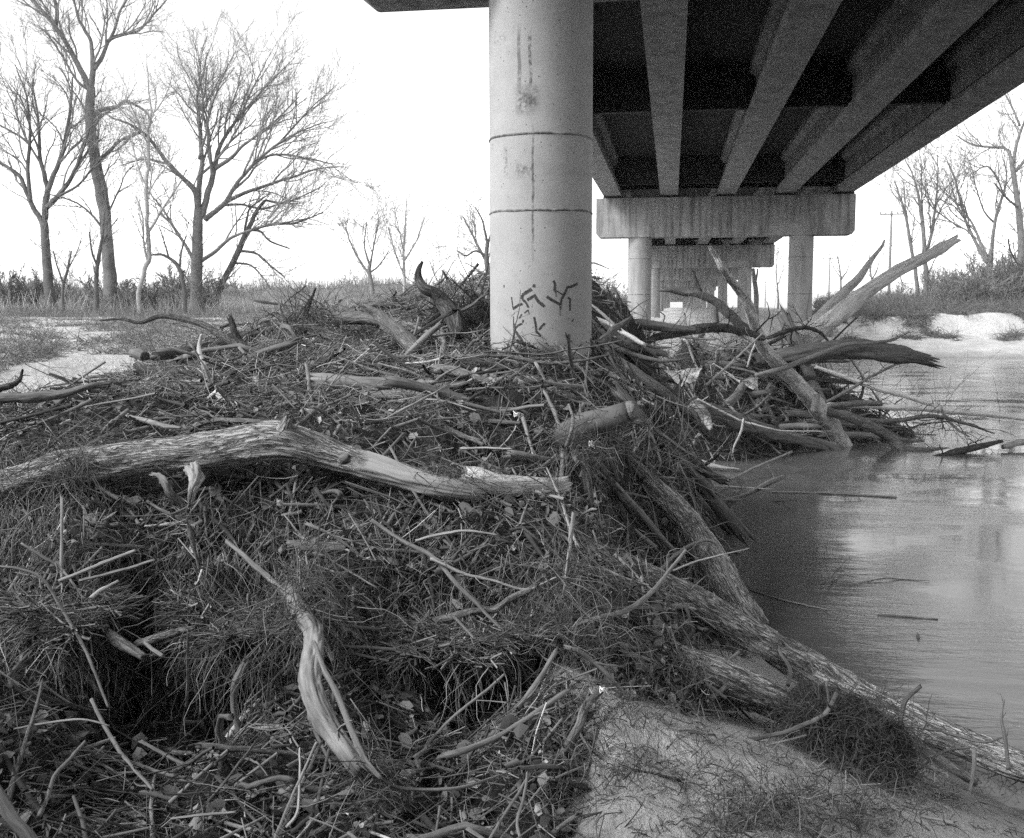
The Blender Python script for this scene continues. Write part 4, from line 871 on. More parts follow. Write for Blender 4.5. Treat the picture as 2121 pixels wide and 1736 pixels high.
W('floating_branch', 'twiggy dark sprig sticking out of the river surface', [(1664, 1212, 2), (1709, 1208, 4), (1722, 1195, 3), (1746, 1170, 1.5)], M_DARK, 6, lift=0.05, twigs=4, tl=0.4, cat='stick')
W('floating_branch', 'very thin wavy twig afloat beyond the dark straight stick', [(1780, 1208, 1.5), (1833, 1198, 2.5), (1870, 1200, 2), (1925, 1203, 1.2)], M_DARK, 6, lift=0.02, cat='stick')
W('floating_chunk', 'tiny dark chunk of wood afloat on the open river', [(1900, 1312, 4), (1902, 1317, 6), (1903, 1322, 4)], M_DARK, 8, lift=0.02, cat='stick')

# ------------------------------------------------------------------ fine debris (uncountable: straw, twigs, roots, leaves)
def sample_pile(n, xr, yr, maxslope=True, pad=0.03):
    xs, ys = [], []
    tot = 0
    while tot < n:
        x = rng.uniform(*xr, n); y = rng.uniform(*yr, n)
        z = pile(x, y); g = np.maximum(ground(x, y), 0)
        e = 0.05; sx_ = (pile(x + e, y, False) - pile(x - e, y, False)) / (2 * e); sy_ = (pile(x, y + e, False) - pile(x, y - e, False)) / (2 * e)
        wgt = np.sqrt(1 + sx_ ** 2 + sy_ ** 2) / 3.2
        ok = (z > g - pad) & (rng.random(n) < wgt)
        xs.append(x[ok]); ys.append(y[ok]); tot += ok.sum()
    x = np.concatenate(xs)[:n]; y = np.concatenate(ys)[:n]
    return x, y

def debris_batch(name, label, n, zones, rlo, rhi, llo, lhi, K, sides, curl, tilt, m, tone, lift=0.06, droop=0.0, taper=0.4):
    Ps, Rs, Ts = [], [], []
    for (frac, xr, yr, sc) in zones:
        k = int(n * frac); x, y = sample_pile(k, xr, yr); e = 0.06
        gx_ = (pile(x + e, y, False) - pile(x - e, y, False)) / (2 * e); gy_ = (pile(x, y + e, False) - pile(x, y - e, False)) / (2 * e)
        nrm = norm(np.stack([-gx_, -gy_, np.ones(k)], -1))
        ang = 2 * math.pi * (fbm(x, y, 0.5, 2, 77) * 1.6) + rng.normal(size=k) * 0.9
        t1 = norm(np.cross(nrm, np.array([0.0, 1, 0])[None] + 0 * nrm)); t2 = np.cross(nrm, t1)
        d = norm(t1 * np.cos(ang)[:, None] + t2 * np.sin(ang)[:, None] + nrm * (rng.normal(size=k) * tilt)[:, None])
        L = (llo + (lhi - llo) * rng.random(k) ** 2.2) * sc
        z = pile(x, y)
        st_ = np.stack([x, y, z], -1) + nrm * (rng.random(k) ** 1.5 * lift)[:, None] - d * L[:, None] * 0.5
        P = paths(st_, d, L, K, curl, droop)
        R = ((rlo + (rhi - rlo) * rng.random(k) ** 2.5) * sc)[:, None] * np.linspace(1, taper, K)[None]
        tn = np.clip(tone[0] + tone[1] * rng.normal(size=k), 0, 1.1)
        tn = np.where(rng.random(k) < 0.07, tn + 0.45, tn)
        Ps.append(P); Rs.append(R); Ts.append(tn)
    P = np.concatenate(Ps); R = np.concatenate(Rs); t = np.concatenate(Ts)
    V, Q = tubes(P, R, sides)
    o = link(name, mesh_np(name, V, Q, tone=np.repeat(t, K * sides)), m); tag(o, label, 'debris', kind='stuff')
    return o

ZN = [(0.42, (-4.0, 1.0), (3.2, 6.4), 1.0), (0.36, (-5.6, 0.8), (6.2, 10.5), 1.25), (0.13, (-6.5, 1.5), (10, 19), 1.7), (0.09, (-0.5, 8), (18, 26.5), 2.4)]
debris_batch('driftwood_straw', 'mat of broken reed stems and fine straw over the pile', 40000, ZN, 0.0012, 0.0042, 0.04, 0.24, 3, 3, 0.05, 0.4, M_TWIG, (0.26, 0.26), 0.04)
debris_batch('driftwood_twigs', 'tangle of small grey twigs over the whole pile', 8000, ZN, 0.0016, 0.006, 0.12, 0.6, 6, 4, 0.15, 0.3, M_TWIG, (0.3, 0.25), 0.05)
debris_batch('driftwood_sticks', 'countless small sticks wedged through the pile', 5200, ZN, 0.0035, 0.017, 0.07, 0.55, 5, 6, 0.06, 0.28, M_TWIG, (0.34, 0.24), 0.05, taper=0.6)

debris_batch('dry_weed_mat', 'pale dry weeds matted over the left part of the pile', 9000, [(1.0, (-6.5, -1.8), (7.5, 14.5), 1.5)], 0.0015, 0.004, 0.08, 0.4, 4, 3, 0.2, 0.5, M_TWIG, (0.62, 0.2), 0.08)

# bark chips and dry leaves
k = 17000; xs, ys = [], []
for fr, xr, yr, sc in ZN:
    a_, b_ = sample_pile(int(k * fr), xr, yr); xs.append(a_); ys.append(b_)
x = np.concatenate(xs); y = np.concatenate(ys); k = len(x)
c = np.stack([x, y, pile(x, y) + rng.random(k) * 0.05], -1)
a1 = norm(rng.normal(size=(k, 3)) * [1, 1, 0.5]); a2 = norm(np.cross(a1, rng.normal(size=(k, 3)))); a3 = np.cross(a1, a2)
s1 = (0.01 + 0.045 * rng.random(k) ** 4)[:, None]; s2 = s1 * (0.3 + 0.5 * rng.random(k))[:, None]; h = s2 * rng.normal(size=(k, 1)) * 0.35
V = np.stack([c - a1 * s1, c - a1 * s1 * .3 + a2 * s2 + a3 * h, c + a1 * s1 * .5 + a2 * s2 * .8 - a3 * h, c + a1 * s1, c + a1 * s1 * .4 - a2 * s2 + a3 * h, c - a1 * s1 * .5 - a2 * s2 * .9], 1)
i = np.arange(k)[:, None] * 6
Q = np.concatenate([i + [0, 1, 2, 5], i + [5, 2, 3, 4]])
t = np.clip(0.35 + 0.22 * rng.normal(size=k), 0, 1.0); t = np.where(rng.random(k) < 0.05, 0.95, t)
tag(link('leaf_litter', mesh_np('leaf_litter', V.reshape(-1, 3), Q, smooth=False, tone=np.repeat(t, 6)), M_LEAF), 'curled dry leaves and bark chips scattered through the pile', 'leaf litter', kind='stuff')

# hanging fibrous roots on the pile face
def hang(n, zone, Lr, label, name, rr=(0.0012, 0.0034), tone=(0.5, 0.22)):
    (px0, px1), (py0, py1) = zone
    P0 = np.array([on(rng.uniform(px0, px1), rng.uniform(py0, py1), 0.06) for _ in range(n)])
    toward = norm((EYE - P0) * [1, 1, 0])
    P0 = P0 + toward * rng.uniform(0.0, 0.22, (n, 1))
    d = norm(rng.normal(size=(n, 3)) * [0.6, 0.4, 0.3] + toward * 0.25 + [0, 0, -0.7])
    L = rng.uniform(Lr[0], Lr[1], n) * rng.random(n) ** 0.5
    P = paths(P0, d, L, 7, 0.2, 0.18)
    R = rng.uniform(rr[0], rr[1], n)[:, None] * np.linspace(1, 0.45, 7)
    V, Q = tubes(P, R, 3); t = np.clip(tone[0] + tone[1] * rng.normal(size=n), 0, 1)
    return V, Q, np.repeat(t, 21)
Vs, Qs, Ts, off = [], [], [], 0
for n, zn, Lr in [(700, ((0, 1150), (1010, 1150)), (0.15, 0.5)), (350, ((330, 640), (1120, 1230)), (0.4, 1.1)), (350, ((560, 900), (1180, 1330)), (0.2, 0.6)), (350, ((100, 450), (1250, 1350)), (0.2, 0.7)), (350, ((900, 1200), (1150, 1350)), (0.15, 0.45)), (120, ((1150, 1250), (1300, 1500)), (0.1, 0.3)), (400, ((-20, 150), (900, 1100)), (0.2, 0.6))]:
    V, Q, t = hang(n, zn, Lr, '', ''); Vs.append(V); Qs.append(Q + off); Ts.append(t); off += len(V)
tag(link('hanging_roots', mesh_np('hanging_roots', np.concatenate(Vs), np.concatenate(Qs), tone=np.concatenate(Ts)), M_TWIG), 'fine fibrous roots and grass hanging down the face of the pile', 'roots', kind='stuff')

def cloud(center, rad, n, L, r, K=6, tone=(0.25, 0.15), droop=0.08, up=0.0, curl=0.25):
    c = np.asarray(center); P0 = c + rng.normal(size=(n, 3)) * rad
    d = norm(rng.normal(size=(n, 3)) + [0, 0, up]); LL = rng.uniform(L[0], L[1], n)
    P = paths(P0, d, LL, K, curl, droop); R = rng.uniform(r[0], r[1], n)[:, None] * np.linspace(1, 0.5, K)
    V, Q = tubes(P, R, 3); return V, Q, np.repeat(np.clip(tone[0] + tone[1] * rng.normal(size=n), 0, 1), K * 3)
def join(name, label, items, m, cat, kind='stuff'):
    Vs, Qs, Ts, off = [], [], [], 0
    for V, Q, t in items: Vs.append(V); Qs.append(Q + off); Ts.append(t); off += len(V)
    V = np.concatenate(Vs); base = V.mean(0)
    o = link(name, mesh_np(name, V - base, np.concatenate(Qs), tone=np.concatenate(Ts)), m); o.location = base
    return tag(o, label, cat, kind=kind)

# overhanging shelves of matted roots above the dark hollows
for (pa, pb, back, front, k_, lab) in [(370, 640, (1245, 5.55), (1335, 4.95), 3, 'middle'), (30, 235, (1235, 5.5), (1300, 5.0), 5, 'left'), (730, 1120, (1290, 5.5), (1365, 5.08), 8, 'right')]:
    nu, nv = 70, 22; u, v = np.meshgrid(np.linspace(0, 1, nu), np.linspace(0, 1, nv)); top = np.zeros((nv, nu, 3))
    edge = 1 + 0.55 * fbm(u[0] * 6 + k_, 0 * u[0], 1.0, 3, k_)
    for a_ in range(nv):
        for b_ in range(nu):
            f_ = min(v[a_, b_] * edge[b_], 1.5) * math.sin(math.pi * min(max(u[a_, b_], 0.02), 0.98)) ** 0.35
            top[a_, b_] = at(pa + (pb - pa) * u[a_, b_], back[0] + (front[0] - back[0]) * f_, back[1] + (front[1] - back[1]) * f_)
    nz = 0.10 * fbm(top[..., 0], top[..., 1], 5.0, 3, k_); top[..., 2] += nz; bot = top.copy(); bot[..., 2] -= 0.07 + 0.12 * (1 - v) + 0.05 * np.abs(fbm(top[..., 0], top[..., 1], 9.0, 2, k_ + 3))
    V = np.concatenate([top.reshape(-1, 3), bot.reshape(-1, 3)]); NN = nu * nv; Q = []
    for a_ in range(nv - 1):
        for b_ in range(nu - 1):
            q0 = a_ * nu + b_; Q += [(q0, q0 + 1, q0 + nu + 1, q0 + nu), (NN + q0, NN + q0 + nu, NN + q0 + nu + 1, NN + q0 + 1)]
    for b_ in range(nu - 1):
        q0 = (nv - 1) * nu + b_; Q += [(q0, q0 + 1, NN + q0 + 1, NN + q0)]
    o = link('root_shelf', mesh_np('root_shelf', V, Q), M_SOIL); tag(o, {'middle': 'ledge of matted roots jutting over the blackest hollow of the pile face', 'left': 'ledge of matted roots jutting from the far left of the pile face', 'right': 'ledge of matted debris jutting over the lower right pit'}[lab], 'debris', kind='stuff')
    n = int(3600 * (pb - pa) / 270); ui = rng.integers(0, nu, n); vi = rng.integers(2, nv, n); P0 = top[vi, ui] + rng.normal(size=(n, 3)) * 0.012
    dx = norm(rng.normal(size=(n, 3)) * [1, 1, 0.25]); L = 0.05 + 0.35 * rng.random(n) ** 2.5; P = paths(P0 - dx * L[:, None] * .5, dx, L, 5, 0.08, 0.02)
    R = (0.0014 + 0.008 * rng.random(n) ** 5)[:, None] * np.linspace(1, 0.5, 5); a1_ = (*tubes(P, R, 4), np.repeat(np.clip(0.35 + 0.24 * rng.normal(size=n), 0, 1), 20))
    n = int(330 * (pb - pa) / 270); ui = rng.integers(1, nu - 1, n); P0 = top[nv - 1 - rng.integers(0, 9, n), ui] - [0, 0, 0.03]; dx = norm(rng.normal(size=(n, 3)) * [0.8, 0.5, 0.5] + [0, -0.35, -0.4]); L = 0.06 + 0.5 * rng.random(n) ** 1.8
    P = paths(P0, dx, L, 8, 0.26, 0.04 + 0.5 * rng.random(n) ** 1.5); R = (0.0012 + 0.004 * rng.random(n) ** 4)[:, None] * np.linspace(1, 0.4, 8); a2_ = (*tubes(P, R, 4), np.repeat(np.clip(0.5 + 0.25 * rng.normal(size=n), 0, 1), 32))
    join('shelf_roots', {'middle': 'fringe of straw and roots hanging over the blackest hollow', 'left': 'fringe of straw and roots hanging at the far left of the face', 'right': 'fringe of straw and roots hanging over the lower right pit'}[lab], [a1_, a2_], M_TWIG, 'roots')

# twigs and trash on the open sand, root clump bottom right
it = []
for (px, py, Zd, rx, n) in [(1690, 1480, 5.6, 0.10, 1100), (1760, 1500, 5.6, 0.11, 1300), (1700, 1570, 5.5, 0.10, 1200), (1770, 1580, 5.5, 0.1, 1000), (1830, 1530, 5.7, 0.09, 700), (1850, 1600, 5.5, 0.09, 500), (1620, 1670, 5.0, 0.14, 600), (1540, 1715, 4.8, 0.12, 400), (1740, 1650, 5.15, 0.12, 500), (1800, 1690, 5.1, 0.12, 300)]:
    it.append(cloud(at(px, py, Zd), (rx, rx, rx * 0.6), n, (0.05, 0.22), (0.001, 0.003), tone=(0.1, 0.12)))
for (px, py, rx, n, fl) in [(1280, 1470, 0.13, 420, .3), (1330, 1590, 0.12, 380, .3), (1250, 1560, 0.13, 420, .3), (1240, 1660, 0.13, 380, .3), (1390, 1500, 0.10, 240, .3), (1430, 1600, 0.08, 160, .3), (1480, 1690, 0.10, 260, .3), (1560, 1650, 0.14, 500, .45), (1620, 1700, 0.14, 520, .45), (1520, 1740, 0.14, 420, .4), (1700, 1660, 0.14, 420, .4), (1790, 1680, 0.12, 300, .3), (1880, 1650, 0.10, 220, .3), (1960, 1660, 0.08, 120, .3), (1230, 1350, 0.1, 260, .4), (1300, 1400, 0.08, 140, .3), (1460, 1530, 0.07, 100, .3), (1590, 1560, 0.08, 160, .3), (2060, 1615, 0.14, 300, .4), (1350, 1720, 0.1, 200, .3)]:
    it.append(cloud(on(px, py, 0.02), (rx * 1.0, rx * 0.8, rx * fl * 0.8), int(n * (0.75 if py > 1630 and 1500 < px < 1820 else 0.34)), (0.04, 0.22), (0.001, 0.0035), tone=(0.24, 0.22), droop=0.15))
wad = empty('root_wad', at(1745, 1545, 5.62)); tag(wad, 'dark lumpy root wad with soil at the end of the half buried log', 'root wad')
for (px, py, Zd, rad) in [(1700, 1500, 5.72, 0.17), (1765, 1535, 5.7, 0.19), (1705, 1575, 5.62, 0.15), (1820, 1560, 5.72, 0.14)]:
    a_, b_ = np.meshgrid(np.linspace(0, 2 * math.pi, 33), np.linspace(0.02, math.pi - 0.02, 20)); c_ = at(px, py, Zd)
    rr_ = rad * (1 + 0.9 * fbm(np.cos(a_) * 2 + px, np.sin(a_) * 2 + b_ * 2.2, 1.0, 4, 7)); V = np.stack([rr_ * np.sin(b_) * np.cos(a_), rr_ * np.sin(b_) * np.sin(a_), rr_ * np.cos(b_)], -1); V[:, -1] = V[:, 0]
    Q = [(i_ * 33 + j_, i_ * 33 + j_ + 1, (i_ + 1) * 33 + j_ + 1, (i_ + 1) * 33 + j_) for i_ in range(19) for j_ in range(32)]
    link('soil_lump', mesh_np('soil_lump', V.reshape(-1, 3) + (c_ - np.array(wad.location)), Q), M_SOIL, wad)
for q in range(26):
    c_ = at(random.uniform(1670, 1850), random.uniform(1480, 1600), random.uniform(5.5, 5.7)); P = paths(c_[None], np.array([[random.gauss(0, 1), random.gauss(-0.5, 0.6), random.gauss(-0.2, 0.8)]]), np.array([random.uniform(0.12, 0.4)]), 9, 0.25, 0.06)[0] - np.array(wad.location)
    mb = MB(); r_a = random.uniform(0.006, 0.018); limb(mb, P, np.linspace(r_a, r_a * 0.3, 9), 7, 0.12, (0, 0.5), q); link('root', mb.mesh('root', (0, 0, 0), True), random.choice([M_BARK_DARK, M_DARK, M_GREY]), wad)
join('root_clump', 'dark clump of matted roots and grass on the sand at the log ends', it, M_TWIG, 'roots')

n = 1500; x = rng.uniform(-0.4, 2.4, n); y = rng.uniform(3.4, 7.0, n); k_ = (shore_dist(x, y) > 0.05) & (fbm(x, y, 2.0, 3, 15) > -0.08); x, y = x[k_], y[k_]; n = len(x)
P0 = np.stack([x, y, ground(x, y) + 0.006], -1); d = norm(rng.normal(size=(n, 3)) * [1, 1, 0.12]); P = paths(P0, d, 0.015 + 0.13 * rng.random(n) ** 2, 5, 0.15); P[:, :, 2] = np.maximum(P[:, :, 2], ground(P[:, :, 0], P[:, :, 1]) + 0.002)
V, Q = tubes(P, rng.uniform(0.001, 0.0035, n)[:, None] * np.linspace(1, 0.5, 5), 3)
tag(link('sand_litter', mesh_np('sand_litter', V, Q, tone=np.repeat(np.clip(0.15 + 0.2 * rng.normal(size=n), 0, 1), 15)), M_TWIG), 'small twigs and straw scattered over the sand', 'litter', kind='stuff')

# dark brush heap left of the column, and the tangles round the snags
it = []
for (px, py, Zd, rx, n, LL) in [(975, 668, 11.6, 0.2, 130, (0.3, 1.0)), (990, 690, 11.5, 0.2, 400, (0.15, 0.6)), (920, 700, 11.4, 0.25, 400, (0.15, 0.5)), (1000, 650, 11.6, 0.12, 40, (0.4, 0.9))]:
    it.append(cloud(at(px, py, Zd), (rx, rx, rx * .6), n, LL, (0.003, 0.009), 8, (0.02, 0.05), 0.06, 0.4, 0.16))
join('brush_heap', 'heap of dark curved twigs piled left of the near column', it, M_TWIG, 'brush')
it = []
for (px, py, Zd, rx, n, LL) in [(640, 665, 11.5, 0.2, 320, (0.1, 0.5)), (1500, 740, 23.3, 0.5, 78, (0.5, 1.8)), (1560, 800, 23.3, 0.5, 96, (0.4, 1.6)), (1650, 800, 23.3, 0.5, 96, (0.4, 1.6)), (1740, 820, 23.3, 0.5, 78, (0.4, 1.8)), (1830, 850, 23.3, 0.5, 66, (0.4, 2.0)), (1920, 870, 23.3, 0.45, 66, (0.4, 1.8)), (1980, 885, 23.3, 0.35, 48, (0.3, 1.2)), (1660, 700, 23.3, 0.4, 78, (0.3, 1.3)), (1400, 740, 15, 0.4, 90, (0.4, 1.5)), (1420, 830, 15, 0.4, 60, (0.4, 1.4)), (1360, 880, 11, 0.25, 90, (0.3, 1.0)), (1350, 970, 9.3, 0.2, 90, (0.2, 0.8))]:
    it.append(cloud(at(px, py, far_depth(px, py, Zd)), (rx, rx * 1.2, rx * .45), n, LL, (0.002, 0.007), 7, (0.3, 0.25), 0.03, 0.1, 0.12))
join('snag_tangle', 'tangle of thin dead branches caught round the leaning trunks', it, M_TWIG, 'brush')

it = []
for (px, py, Zd, rx, n, LL) in [(150, 965, 6.0, 0.1, 220, (0.1, 0.45)), (20, 1000, 6.0, 0.08, 60, (0.1, 0.4)), (905, 970, 6.15, 0.06, 90, (0.08, 0.25)), (970, 1005, 6.15, 0.06, 90, (0.08, 0.25)), (1120, 1010, 6.3, 0.08, 80, (0.08, 0.25)), (560, 1330, 4.9, 0.1, 120, (0.15, 0.5)), (640, 1270, 4.9, 0.06, 60, (0.1, 0.3)), (770, 1600, 4.15, 0.06, 160, (0.08, 0.3)), (640, 1230, 5.0, 0.12, 200, (0.1, 0.4)),
    (1280, 1180, 6.4, 0.14, 160, (0.1, 0.35)), (1400, 1220, 6.7, 0.1, 50, (0.1, 0.3)), (1440, 1130, 7.9, 0.12, 50, (0.1, 0.4)), (1330, 1000, 8.4, 0.2, 160, (0.15, 0.5)), (1260, 900, 6.9, 0.12, 160, (0.1, 0.4)), (1190, 920, 6.7, 0.1, 160, (0.1, 0.4)), (1430, 1390, 5.5, 0.06, 80, (0.08, 0.3)), (1250, 1320, 5.4, 0.12, 220, (0.08, 0.3)), (1180, 1300, 5.2, 0.12, 260, (0.1, 0.35)), (1180, 1180, 5.4, 0.1, 200, (0.1, 0.4))]:
    it.append(cloud(at(px, py, Zd), (rx, rx, rx * .8), n, LL, (0.001, 0.003), 6, (0.3, 0.22), 0.12, 0.0, 0.22))
join('caught_straw', 'wisps of straw and rootlets draped over the front logs', it, M_TWIG, 'straw')

# countable driftwood sticks
protos = []
for q in range(26):
    n = 14; P = paths(np.zeros((1, 3)), np.array([[1.0, 0, 0]]), np.array([1.0]), n, random.choice([0.06, 0.12, 0.2]))[0]; P -= P.mean(0)
    mb = MB(); r_a = random.uniform(0.012, 0.028); rr_ = np.linspace(r_a, r_a * random.uniform(0.35, 0.8), n) * (1 + 0.12 * rng.normal(size=n))
    limb(mb, P, rr_, 9, 0.16, (1.2, 1.5), q, r_a * 0.25)
    for u in range(q % 4):
        kk = random.randint(3, 11); dd = norm(norm(P[kk] - P[kk - 1]) + rng.normal(size=3) * 0.7)
        p2 = paths(P[kk][None], dd[None], np.array([random.uniform(0.12, 0.5)]), 7, 0.18)[0]; limb(mb, p2, np.linspace(rr_[kk] * 0.6, rr_[kk] * 0.2, 7), 6, 0.1, (0, 0.8), u)
    me = mb.mesh('driftwood_stick', (0, 0, 0), True); me.materials.append([M_GREY, M_BARK_MID, M_BARE, M_BARK_MID, M_DARK, M_GREY, M_BARK_DARK][q % 7]); protos.append(me)
logs_ = []
for q in range(8):
    n = 22; P = paths(np.zeros((1, 3)), np.array([[1.0, 0, 0]]), np.array([1.0]), n, 0.05)[0]; P -= P.mean(0); mb = MB()
    rr_ = np.linspace(0.045, random.uniform(0.015, 0.03), n); limb(mb, P, rr_, 16, 0.14, (1.0, 1.6), q, 0.006)
    for u in range(2 + q % 3):
        kk = random.randint(6, 19); dd = norm(norm(P[kk] - P[kk - 1]) + rng.normal(size=3) * 0.6)
        p2 = paths(P[kk][None], dd[None], np.array([random.uniform(0.1, 0.45)]), 8, 0.15)[0]; limb(mb, p2, np.linspace(rr_[kk] * 0.5, rr_[kk] * 0.15, 8), 7, 0.1, (0, 0.8), u)
    me = mb.mesh('driftwood_limb', (0, 0, 0), True); me.materials.append([M_BARK_MID, M_GREY, M_BARK_DARK, M_DARK][q % 4]); logs_.append(me)
for q in range(16):
    px = random.uniform(1230, 1960); py = random.uniform(max(1420, 1400 + (px - 1230) * 0.28), 1720); c_ = on(px, py, 0.0)
    o = bpy.data.objects.new('driftwood_stick', protos[(q * 5) % 26]); COL.objects.link(o); L = random.uniform(0.18, 0.5); o.scale = (L, L * 0.9, L * 0.9); o.location = c_ + np.array([0, 0, 0.005]); o.rotation_euler = (random.uniform(0, 6), random.gauss(0.0, 0.12), random.uniform(0, 3.1))
    tag(o, 'short driftwood stick lying on the sand below the logs', 'stick', 'short sticks lying on the sand')
lc = 0
for num, xr, yr, La, Lb_, lab, grp in [(24, (0.2, 6.3), (21.8, 24.6), 2.2, 4.2, 'driftwood limb jammed in the heap at the water beside the leaning trunk', 'limbs jammed in the far heap by the water'), (22, (-0.9, 0.8), (11.5, 18), 1.6, 3.2, 'driftwood limb lying level in the pile behind the near column', 'limbs lying behind the near column'), (26, (-5.5, -1.8), (7.6, 13), 0.9, 2.0, 'driftwood limb half sunk in the left part of the pile', 'limbs half sunk in the left pile'), (16, (-1.8, 0.3), (7.0, 9.6), 0.7, 1.4, 'driftwood limb half sunk in the pile before the near column', 'limbs half sunk before the near column')]:
    x, y = sample_pile(num, xr, yr); z = pile(x, y)
    for a_, b_, c_ in zip(x, y, z):
        o = bpy.data.objects.new('driftwood_limb', logs_[lc % 8]); COL.objects.link(o); L = random.uniform(La, Lb_); o.scale = (L, L * 0.8, L * 0.8); o.location = (a_, b_, c_ + 0.02 * L)
        e = 0.3; rz = random.gauss(0.15, 0.7); gxx = float((pile(a_ + e, b_, False) - pile(a_ - e, b_, False)) / (2 * e)); gyy = float((pile(a_, b_ + e, False) - pile(a_, b_ - e, False)) / (2 * e))
        o.rotation_euler = (random.uniform(0, 6), -math.atan(gxx * math.cos(rz) + gyy * math.sin(rz)) * 0.7 + random.gauss(0, 0.14), rz); tag(o, lab, 'limb', grp); lc += 1
cnt = 0
ZS = [(0.3, (-3.2, 1.0), (3.6, 6.6), 0.8), (0.27, (-4.6, 0.8), (6.4, 10.5), 1.2), (0.15, (-6.0, 1.0), (10, 18), 2.0), (0.28, (0, 7), (20, 26), 3.6)]
for fr, xr, yr, sc in ZS:
    x, y = sample_pile(int(290 * fr), xr, yr); z = pile(x, y)
    for a_, b_, c_ in zip(x, y, z):
        o = bpy.data.objects.new('driftwood_stick', protos[cnt % len(protos)]); COL.objects.link(o)
        o.location = (a_, b_, c_ + random.uniform(-0.01, 0.06)); L = random.uniform(0.3, 1.25) * sc; q_ = random.uniform(0.45, 0.8) * sc ** 0.5; o.scale = (L, q_, q_)
        e = 0.1; gxx = float((pile(a_ + e, b_, False) - pile(a_ - e, b_, False)) / (2 * e)); gyy = float((pile(a_, b_ + e, False) - pile(a_, b_ - e, False)) / (2 * e))
        rz = random.uniform(0, math.pi); sl = gxx * math.cos(rz) + gyy * math.sin(rz)
        o.rotation_euler = (random.uniform(0, 6), -math.atan(sl) + random.gauss(0, 0.25), rz)
        tag(o, 'weathered driftwood stick wedged among the twigs of the pile', 'stick', 'driftwood sticks strewn over the debris pile'); cnt += 1

# litter: plastic and paper
def sheet(name, label, corners, Zd, cat):
    P = [at(px, py, Zd + dz) for px, py, dz in corners]; n = 9
    a, b_, c_, d_ = P; g = []
    for u in np.linspace(0, 1, n):
        for v in np.linspace(0, 1, n):
            q = (a * (1 - u) + b_ * u) * (1 - v) + (d_ * (1 - u) + c_ * u) * v
            g.append(q + np.array([0, 0, 1]) * 0.06 * (Zd / 15) * float(vnoise(u * 3, v * 3, 5)) + np.array([0, 1, 0]) * 0.1 * (Zd / 15) * float(vnoise(u * 4, v * 3, 9)))
    Q = [(i_ * n + j_, i_ * n + j_ + 1, (i_ + 1) * n + j_ + 1, (i_ + 1) * n + j_) for i_ in range(n - 1) for j_ in range(n - 1)]
    g = np.array(g); o = link(name, mesh_np(name, g - g.mean(0), Q, smooth=False), M_PLASTIC); o.location = g.mean(0); tag(o, label, cat)
    s_ = o.modifiers.new('thickness', 'SOLIDIFY'); s_.thickness = 0.004
sheet('plastic_sheet', 'white plastic sheet caught in the branches right of the column', [(1375, 768, 0), (1455, 764, 0.2), (1440, 785, 0.1), (1412, 802, 0)], 14.0, 'plastic sheet')
sheet('plastic_scrap', 'small white plastic scrap hung on a branch below the leaning trunk', [(1530, 788, 0), (1570, 784, 0), (1569, 806, 0.1), (1560, 808, 0)], 16.0, 'plastic')
sheet('plastic_strip', 'thin white strip of plastic trailing to the small scrap', [(1475, 754, 0), (1478, 754, 0), (1534, 791, 0), (1532, 793, 0)], 15.9, 'plastic')
sheet('paper_scrap', 'small crumpled white scrap in the middle of the pile', [(1062, 853, 0), (1082, 860, 0), (1088, 866, 0.02), (1066, 864, 0)], 7.4, 'paper')
sheet('paper_scrap', 'tiny white scrap beside the smooth cut log stub foot', [(1219, 914, 0), (1230, 916, 0), (1232, 926, 0), (1221, 925, 0)], 6.9, 'paper')
sheet('paper_scrap', 'small white crumpled scrap at the right of the pit above the sand', [(1241, 1424, 0), (1256, 1428, 0), (1260, 1438, 0.02), (1244, 1436, 0)], 4.75, 'paper')

# ------------------------------------------------------------------ trees
def interp_path(P, t):
    K = P.shape[1]; f = t * (K - 1); i0 = np.clip(f.astype(int), 0, K - 2); u = (f - i0)[:, None]
    n = np.arange(len(P)); return P[n, i0] * (1 - u) + P[n, i0 + 1] * u, norm(P[n, i0 + 1] - P[n, i0])

def grow(P, R0, R1, L, levels, tropism=0.12, spread=0.75, curl=0.13, minr=0.006, sp=0.0, lmin=0.0):
    """each level: (children per branch, length ratio, K, sides); returns list of (verts, quads)"""
    out = []
    for (nc, lr_, K, sides) in levels:
        n = len(P); idx = np.repeat(np.arange(n), nc)
        t = 0.22 + 0.78 * ((np.tile(np.arange(nc), n) + rng.random(n * nc)) / nc)
        if sp > 0:
            k_ = rng.random(len(idx)) < L[idx] / (nc * sp); idx, t = idx[k_], t[k_]
        p0, tg = interp_path(P[idx], t)
        r = (R0[idx] * (1 - t) + R1[idx] * t)
        side = norm(np.cross(tg, rng.normal(size=(len(idx), 3))))
        ang = rng.uniform(0.35, 1.0, len(idx)) * spread
        d = norm(tg * np.cos(ang)[:, None] + side * np.sin(ang)[:, None] + [0, 0, tropism])
        Lc = L[idx] * lr_ * rng.uniform(0.55, 1.15, len(idx)) * (1.15 - 0.5 * t)
        Lc = np.maximum(Lc, lmin * rng.uniform(0.7, 1.2, len(Lc)))
        r0 = np.maximum(np.minimum(r * 0.62, Lc * 0.02), minr); r1 = np.maximum(r0 * 0.4, minr * 0.75)
        Pn = paths(p0, d, Lc, K, curl, -tropism * 0.35)
        out.append(tubes(Pn, r0[:, None] + (r1 - r0)[:, None] * np.linspace(0, 1, K)[None], sides))
        P, R0, R1, L = Pn, r0, r1, Lc
    return out

